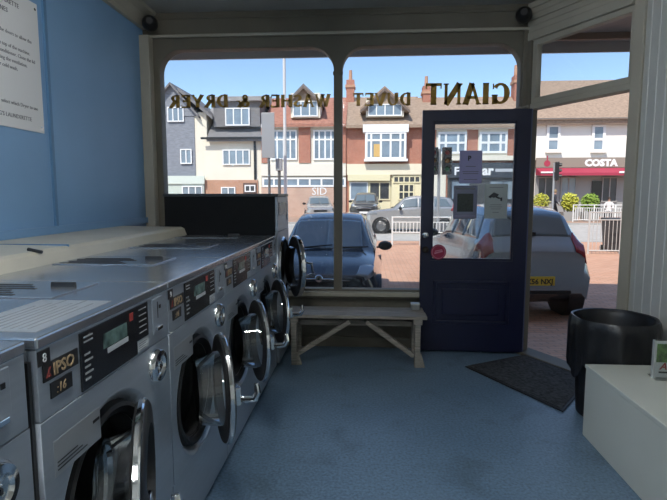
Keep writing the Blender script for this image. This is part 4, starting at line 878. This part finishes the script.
# ================================================================== STREET FURNITURE
RAILW = mat('railing_white', (.74, .74, .72), .5); GALV = mat('galvanised', (.42, .43, .44), .45, .6)
def post(X, Y): return (X, Y, gz(Y))
lp = W(285.5, 196, 18.6); t = thing('lamp_post', 'tall pale street lamp post crossing the left window pane', 'lamp post', post(lp.x, 18.6))
MB().tube([(0, 0, 0), (0, 0, 1.2), (0, 0, 7.5)], [.085, .062, .052], 16).build('pole', mat('pale_pole', (.62, .63, .63), .5), t, smooth=True)
MB().lathe([(0, 0), (.12, 0), (.12, .05), (.09, 1.0), (.07, 1.1)], n=18).build('base', MATS['pale_pole'], t, smooth=True)
k = MB().tube([(0, 0, 7.45), (.05, -.2, 7.65), (.1, -1.0, 7.8)], .035, 10).build('arm', MATS['pale_pole'], t, smooth=True)
MB().lathe([(0, -.06), (.12, -.05), (.15, 0), (.10, .06), (0, .08)], (.12, -1.2, 7.8), n=20).build('lamp_head', GALV, t, smooth=True)
sg = W(269.5, 196, 17.6); t = thing('street_sign', 'grey street sign on a slim dark pole, left of the lamp post', 'sign', post(sg.x, 17.6))
MB().tube([(0, 0, 0), (0, 0, 4.3)], .045, 12).build('pole', mat('dark_pole', (.11, .11, .11), .5), t, smooth=True)
B(-.24, .22, -.06, -.04, 3.05, 4.6).build('sign_panel', mat('sign_back', (.33, .34, .35), .5, .3), t, bevel=.01)
for z in (3.3, 4.2): B(-.2, .2, -.045, .05, z - .02, z + .02).build('clamp', GALV, t)
sp = W(279.5, 196, 17.9); t = thing('traffic_post', 'short dark post with a grey box on top beside the lamp post', 'post', post(sp.x, 17.9))
MB().tube([(0, 0, 0), (0, 0, 2.7)], .055, 12).build('pole', MATS['dark_pole'], t, smooth=True); B(-.11, .11, -.1, .1, 2.62, 3.05).build('box', GALV, t, bevel=.01)
def traffic_light(loc, rz, lab, h=3.1):
    t = thing('traffic_light', lab, 'traffic light', loc, rz, 'traffic lights')
    MB().tube([(0, 0, 0), (0, 0, h)], .055, 12).build('pole', GALV, t, smooth=True)
    for sx in (-.24, .26):
        hd = B(sx - .17, sx + .17, -.22, -.02, h - .95, h + .05).build('signal_head', BLACK, t, bevel=.03)
        for i, c in enumerate(((.20, .02, .02), (.2, .10, .01), (.01, .12, .05))):
            MB().lathe([(0, -.245), (.06, -.24), (.09, -.22)], (sx, 0, h - .14 - i * .30), 'y', 18).build('lens', mat('lens%d' % i, c, .2), hd)
            MB().lathe([(.11, -.20), (.115, -.36)], (sx, 0, h - .14 - i * .30), 'y', 14, -PI * .6, PI * .6).build('hood', BLACK, hd)
    B(-.3, .3, -.03, .03, h - .5, h - .44).build('bracket', GALV, t)
tl = W(438.5, 196, 19); traffic_light(post(tl.x, 19), 0, 'traffic light seen through the left of the door glass', 3.45)
tl = W(553, 196, 28.4); traffic_light(post(tl.x, 28.4), R(75), 'traffic light across the street in front of the coffee shop', 3.2)
def railing(loc, wd, ht, nb_, lab, rz=0, low=.45, RAILW=RAILW, br=.016):
    t = thing('railing', lab, 'railing', loc, rz, 'white street railings'); f = MB()
    for x in (-wd / 2, wd / 2): f.tube([(x, 0, 0), (x, 0, ht)], .03, 8)
    for z in (ht - .03, ht * low, ): f.tube([(-wd / 2, 0, z), (wd / 2, 0, z)], .022, 8)
    f.tube([(-wd / 2, 0, ht * .8), (wd / 2, 0, ht * .8)], .016, 8); f.build('frame', RAILW, t, smooth=True)
    for i in range(nb_): x = -wd / 2 + wd * (i + 1) / (nb_ + 1); MB().tube([(x, 0, ht * low), (x, 0, ht * .8)], br, 6).build('bar', RAILW, t, smooth=True)
    return t
r0 = railing(post(W(407, 196, 17.6).x, 17.6), .98, 1.02, 7, 'white railing panel standing between the dark hatchback and the door')
dup(r0, post(W(437, 196, 17.6).x, 17.6), 0, 'white railing panel seen through the left edge of the door glass')
r1 = railing(post(W(607, 196, 15.4).x, 15.4), .92, 1.28, 7, 'tall grey railing nearest the open doorway', 0, .08, mat('grey_rail', (.50, .49, .47), .5), .009)
r2 = railing(post(W(584, 205, 28.2).x, 28.2), 1.10, .95, 8, 'white railing left of the black cafe door', 0, .12)
dup(r2, post(W(605, 205, 28.2).x, 28.2), 0, 'white railing right of the black cafe door')
dup(r2, post(W(626.5, 205, 28.2).x, 28.2), 0, 'white railing furthest right, partly behind the panelled wall')
wb = thing('wheelie_bin', 'dark wheelie bin behind the tall railing by the doorway', 'bin', post(W(616.5, 196, 16.2).x, 16.2))
MB().add([(-.22, -.25, .06), (.22, -.25, .06), (.22, .25, .06), (-.22, .25, .06), (-.28, -.34, .98), (.28, -.34, .98), (.28, .3, .98), (-.28, .3, .98)], [(3, 2, 1, 0), (4, 5, 6, 7), (0, 1, 5, 4), (1, 2, 6, 5), (2, 3, 7, 6), (3, 0, 4, 7)]).build('body', mat('bin_dark', (.04, .042, .045), .5), wb, bevel=.02)
B(-.30, .30, -.37, .34, .98, 1.05).build('lid', MATS['bin_dark'], wb, bevel=.03)
for sx in (-.24, .24): MB().lathe([(0, -.03), (.09, -.03), (.09, .03), (0, .03)], (sx, .26, .09), 'x', 18).build('wheel', TYRE, wb)
pl_ = thing('planter', 'orange brown slatted planter on the pavement outside the coffee shop', 'planter', post(W(541, 200, 29).x, 29))
m_ = MB(); [m_.box(-.55, .55, -.25, -.21, .04 + i * .115, .14 + i * .115) for i in range(6)]; m_.box(-.55, -.51, -.21, .25, .04, .74); m_.box(.51, .55, -.21, .25, .04, .74); m_.box(-.51, .51, .21, .25, .04, .74); m_.box(-.51, .51, -.21, .21, .04, .10)
m_.build('box', mat('planter_wood', (.42, .20, .07), .7, 0, .2, 5, 0, (1, 1, 6)), pl_)
B(-.51, .51, -.21, .21, .10, .68).build('soil', mat('soil', (.05, .035, .025), .9), pl_)
LEAF = mat('leaf_green', (.22, .33, .05), .6, 0, .4, 4); LEAFY = mat('leaf_yellow', (.46, .46, .06), .6, 0, .3, 4); STEM = mat('stem', (.10, .08, .04), .8)
def leaves(mb, c, r, n, s, seed):
    rd = random.Random(seed)
    for i in range(n):
        while True:
            p = Vector((rd.uniform(-1, 1), rd.uniform(-1, 1), rd.uniform(-1, 1)))
            if p.length <= 1: break
        p = Vector(c) + Vector((p.x * r[0], p.y * r[1], p.z * r[2])); a = Vector((rd.uniform(-1, 1), rd.uniform(-1, 1), rd.uniform(-1, 1))).normalized(); b_ = a.orthogonal().normalized(); k = s * rd.uniform(.6, 1.2)
        mb.add([p - a * k, p + b_ * k * .45, p + a * k, p - b_ * k * .45], [(0, 1, 2, 3)])
mb = MB(); leaves(mb, (0, 0, 1.05), (.5, .22, .45), 500, .09, 1); tag(mb.build('shrub', LEAFY, loc=(W(541, 200, 29).x, 29, 0)), 'yellow green shrub growing in the orange brown planter', 'shrub')
def bush(pxa, pxb, lab, seed, m, zc, rz):
    Y = 29.2; a = W(pxa, 200, Y); b_ = W(pxb, 200, Y); t = thing('bush', lab, 'bush', post((a.x + b_.x) / 2, Y), 0, 'bushes outside the coffee shop'); r = (b_.x - a.x) / 2
    mb = MB(); leaves(mb, (0, 0, zc), (r, .35, rz), 900, .10, seed); mb.build('foliage', m, t)
    st = MB(); [st.tube([(x * r, 0, .0), (x * r * 1.3, 0, zc)], .025, 6) for x in (-.5, -.15, .2, .5)]; st.build('stem', STEM, t)
    pt = MB().add([(-r * .8, -.3, .0), (r * .8, -.3, .0), (r * .8, .3, .0), (-r * .8, .3, .0), (-r * .9, -.33, .5), (r * .9, -.33, .5), (r * .9, .33, .5), (-r * .9, .33, .5)], [(3, 2, 1, 0), (4, 5, 6, 7), (0, 1, 5, 4), (1, 2, 6, 5), (2, 3, 7, 6), (3, 0, 4, 7)]); pt.build('trough', GREYF, t)
bush(561, 578.5, 'leafy yellow green bush left of the cafe door', 5, LEAFY, 1.05, .52); bush(581, 599, 'leafy green bush just in front of the cafe door', 6, LEAF, 1.05, .50)

# ------------------------------------------------------------------ people across the street
SKIN = mat('skin', (.50, .30, .22), .6)
def person(loc, rz, lab, top, legs, hair, seated=False):
    t = thing('person', lab, 'person', loc, rz)      # faces -y
    V = [('pelvis', (0, 0, .93), .145), ('waist', (0, .01, 1.08), .13), ('chest', (0, .01, 1.30), .155), ('neckb', (0, .01, 1.44), .075), ('neck', (0, 0, 1.52), .055), ('head', (0, -.02, 1.62), .085), ('crown', (0, 0, 1.72), .075)]
    if seated:
        dz = -.42; V = [(n, (x, y, z + dz), r) for n, (x, y, z), r in V]
        lg = lambda s: [('hip', (s * .10, -.02, .50), .10), ('knee', (s * .12, -.44, .50), .068), ('ankle', (s * .12, -.44, .09), .045), ('toe', (s * .13, -.60, .035), .035)]; sh = 1.40 + dz
        ar = lambda s: [('shoulder', (s * .185, .01, sh), .062), ('elbow', (s * .23, -.10, sh - .27), .045), ('wrist', (s * .16, -.33, sh - .30), .032), ('hand', (s * .15, -.41, sh - .30), .034)]
    else:
        lg = lambda s: [('hip', (s * .095, 0, .84), .10), ('knee', (s * .10, -.03 - s * .10, .48), .068), ('ankle', (s * .10, .02 - s * .20, .09), .045), ('toe', (s * .11, -.13 - s * .20, .035), .035)]; sh = 1.40
        ar = lambda s: [('shoulder', (s * .185, .01, sh), .062), ('elbow', (s * .235, .02 + s * .06, sh - .29), .045), ('wrist', (s * .24, -.08 + s * .12, sh - .52), .032), ('hand', (s * .24, -.11 + s * .13, sh - .61), .034)]
    vs = [v[1] for v in V]; rs = [v[2] for v in V]; es = [(i, i + 1) for i in range(len(V) - 1)]
    for fn, root in ((lg, 0), (ar, 2)):
        for s in (1, -1):
            pr = root
            for n, p, r in fn(s): vs.append(p); rs.append(r); es.append((pr, len(vs) - 1)); pr = len(vs) - 1
    me = bpy.data.meshes.new('body'); me.from_pydata(vs, es, []); o = bpy.data.objects.new('body', me); COL.objects.link(o); o.parent = t
    md = o.modifiers.new('skin', 'SKIN'); sv = me.skin_vertices[0]
    for i, r in enumerate(rs): sv.data[i].radius = (r, r * (.8 if i < 4 else 1))
    sv.data[0].use_root = True
    md.use_smooth_shade = True; ss = o.modifiers.new('sub', 'SUBSURF'); ss.levels = ss.render_levels = 1
    # bake the body so clothing colours can follow it
    dg = bpy.context.evaluated_depsgraph_get(); dg.update(); m2 = bpy.data.meshes.new_from_object(o.evaluated_get(dg)); o.modifiers.clear(); o.data = m2
    for m_ in (SKIN, top, legs): m2.materials.append(m_)
    off = -.42 if seated else 0
    for p in m2.polygons:
        c = p.center; z = c.z - off; p.use_smooth = True
        hand = (z < .86 and abs(c.x) > .19) if not seated else (c.y < -.30 and c.z > .60)
        p.material_index = 0 if (z > 1.47 or hand) else (1 if z > .93 else 2)
    zo = off; MB().lathe([(0, .115), (.05, .105), (.088, .06), (.097, 0), (.09, -.06)], (0, .012, 1.655 + zo), 'z', 18).build('hair', hair, t, smooth=True)
    f = MB(); [f.lathe([(0, -.012), (.01, -.008), (.012, 0)], (s * .032, -.096, 1.635 + zo), 'y', 8) for s in (-1, 1)]; f.build('eye', INK, t)
    MB().add([(-.012, -.10, 1.60 + zo), (.012, -.10, 1.60 + zo), (0, -.125, 1.60 + zo), (0, -.10, 1.645 + zo)], [(0, 1, 2), (0, 2, 3), (1, 3, 2), (0, 3, 1)]).build('nose', SKIN, t)
    return t
DK = mat('dark_cloth', (.025, .027, .04), .8); WH = mat('white_cloth', (.70, .66, .64), .8); HAIR = mat('dark_hair', (.03, .02, .015), .6)
px_ = W(555, 200, 30.6); person(post(px_.x, 30.6), R(70), 'person in dark clothes walking past the coffee shop', DK, mat('dark_trousers', (.03, .03, .035), .8), mat('fair_hair', (.25, .17, .08), .6))
px_ = W(609.5, 196, 30.4); person(post(px_.x, 30.4), R(-30), 'person in a white top sitting outside the coffee shop', WH, DK, HAIR, True)
ch = thing('cafe_chair', 'dark cafe chair under the person in the white top', 'chair', post(px_.x, 30.4), R(-30))
B(-.22, .22, -.22, .22, .40, .44).build('seat', BLACK, ch, bevel=.01); B(-.22, .22, .20, .23, .46, .85).build('backrest', BLACK, ch, bevel=.01)
for sx in (-.19, .19):
    for sy in (-.19, .19): B(sx - .015, sx + .015, sy - .015, sy + .015, 0, .40).build('leg', BLACK, ch)
tb = thing('cafe_table', 'round dark cafe table beside the seated person in white', 'table', post(W(597, 196, 29.9).x, 29.9))
MB().lathe([(0, .72), (.35, .72), (.35, .745), (0, .745)], n=28).build('tabletop', BLACK, tb); MB().tube([(0, 0, .02), (0, 0, .72)], .03, 10).build('column', BLACK, tb); MB().lathe([(0, 0), (.22, 0), (.2, .02), (0, .03)], n=24).build('base', BLACK, tb)
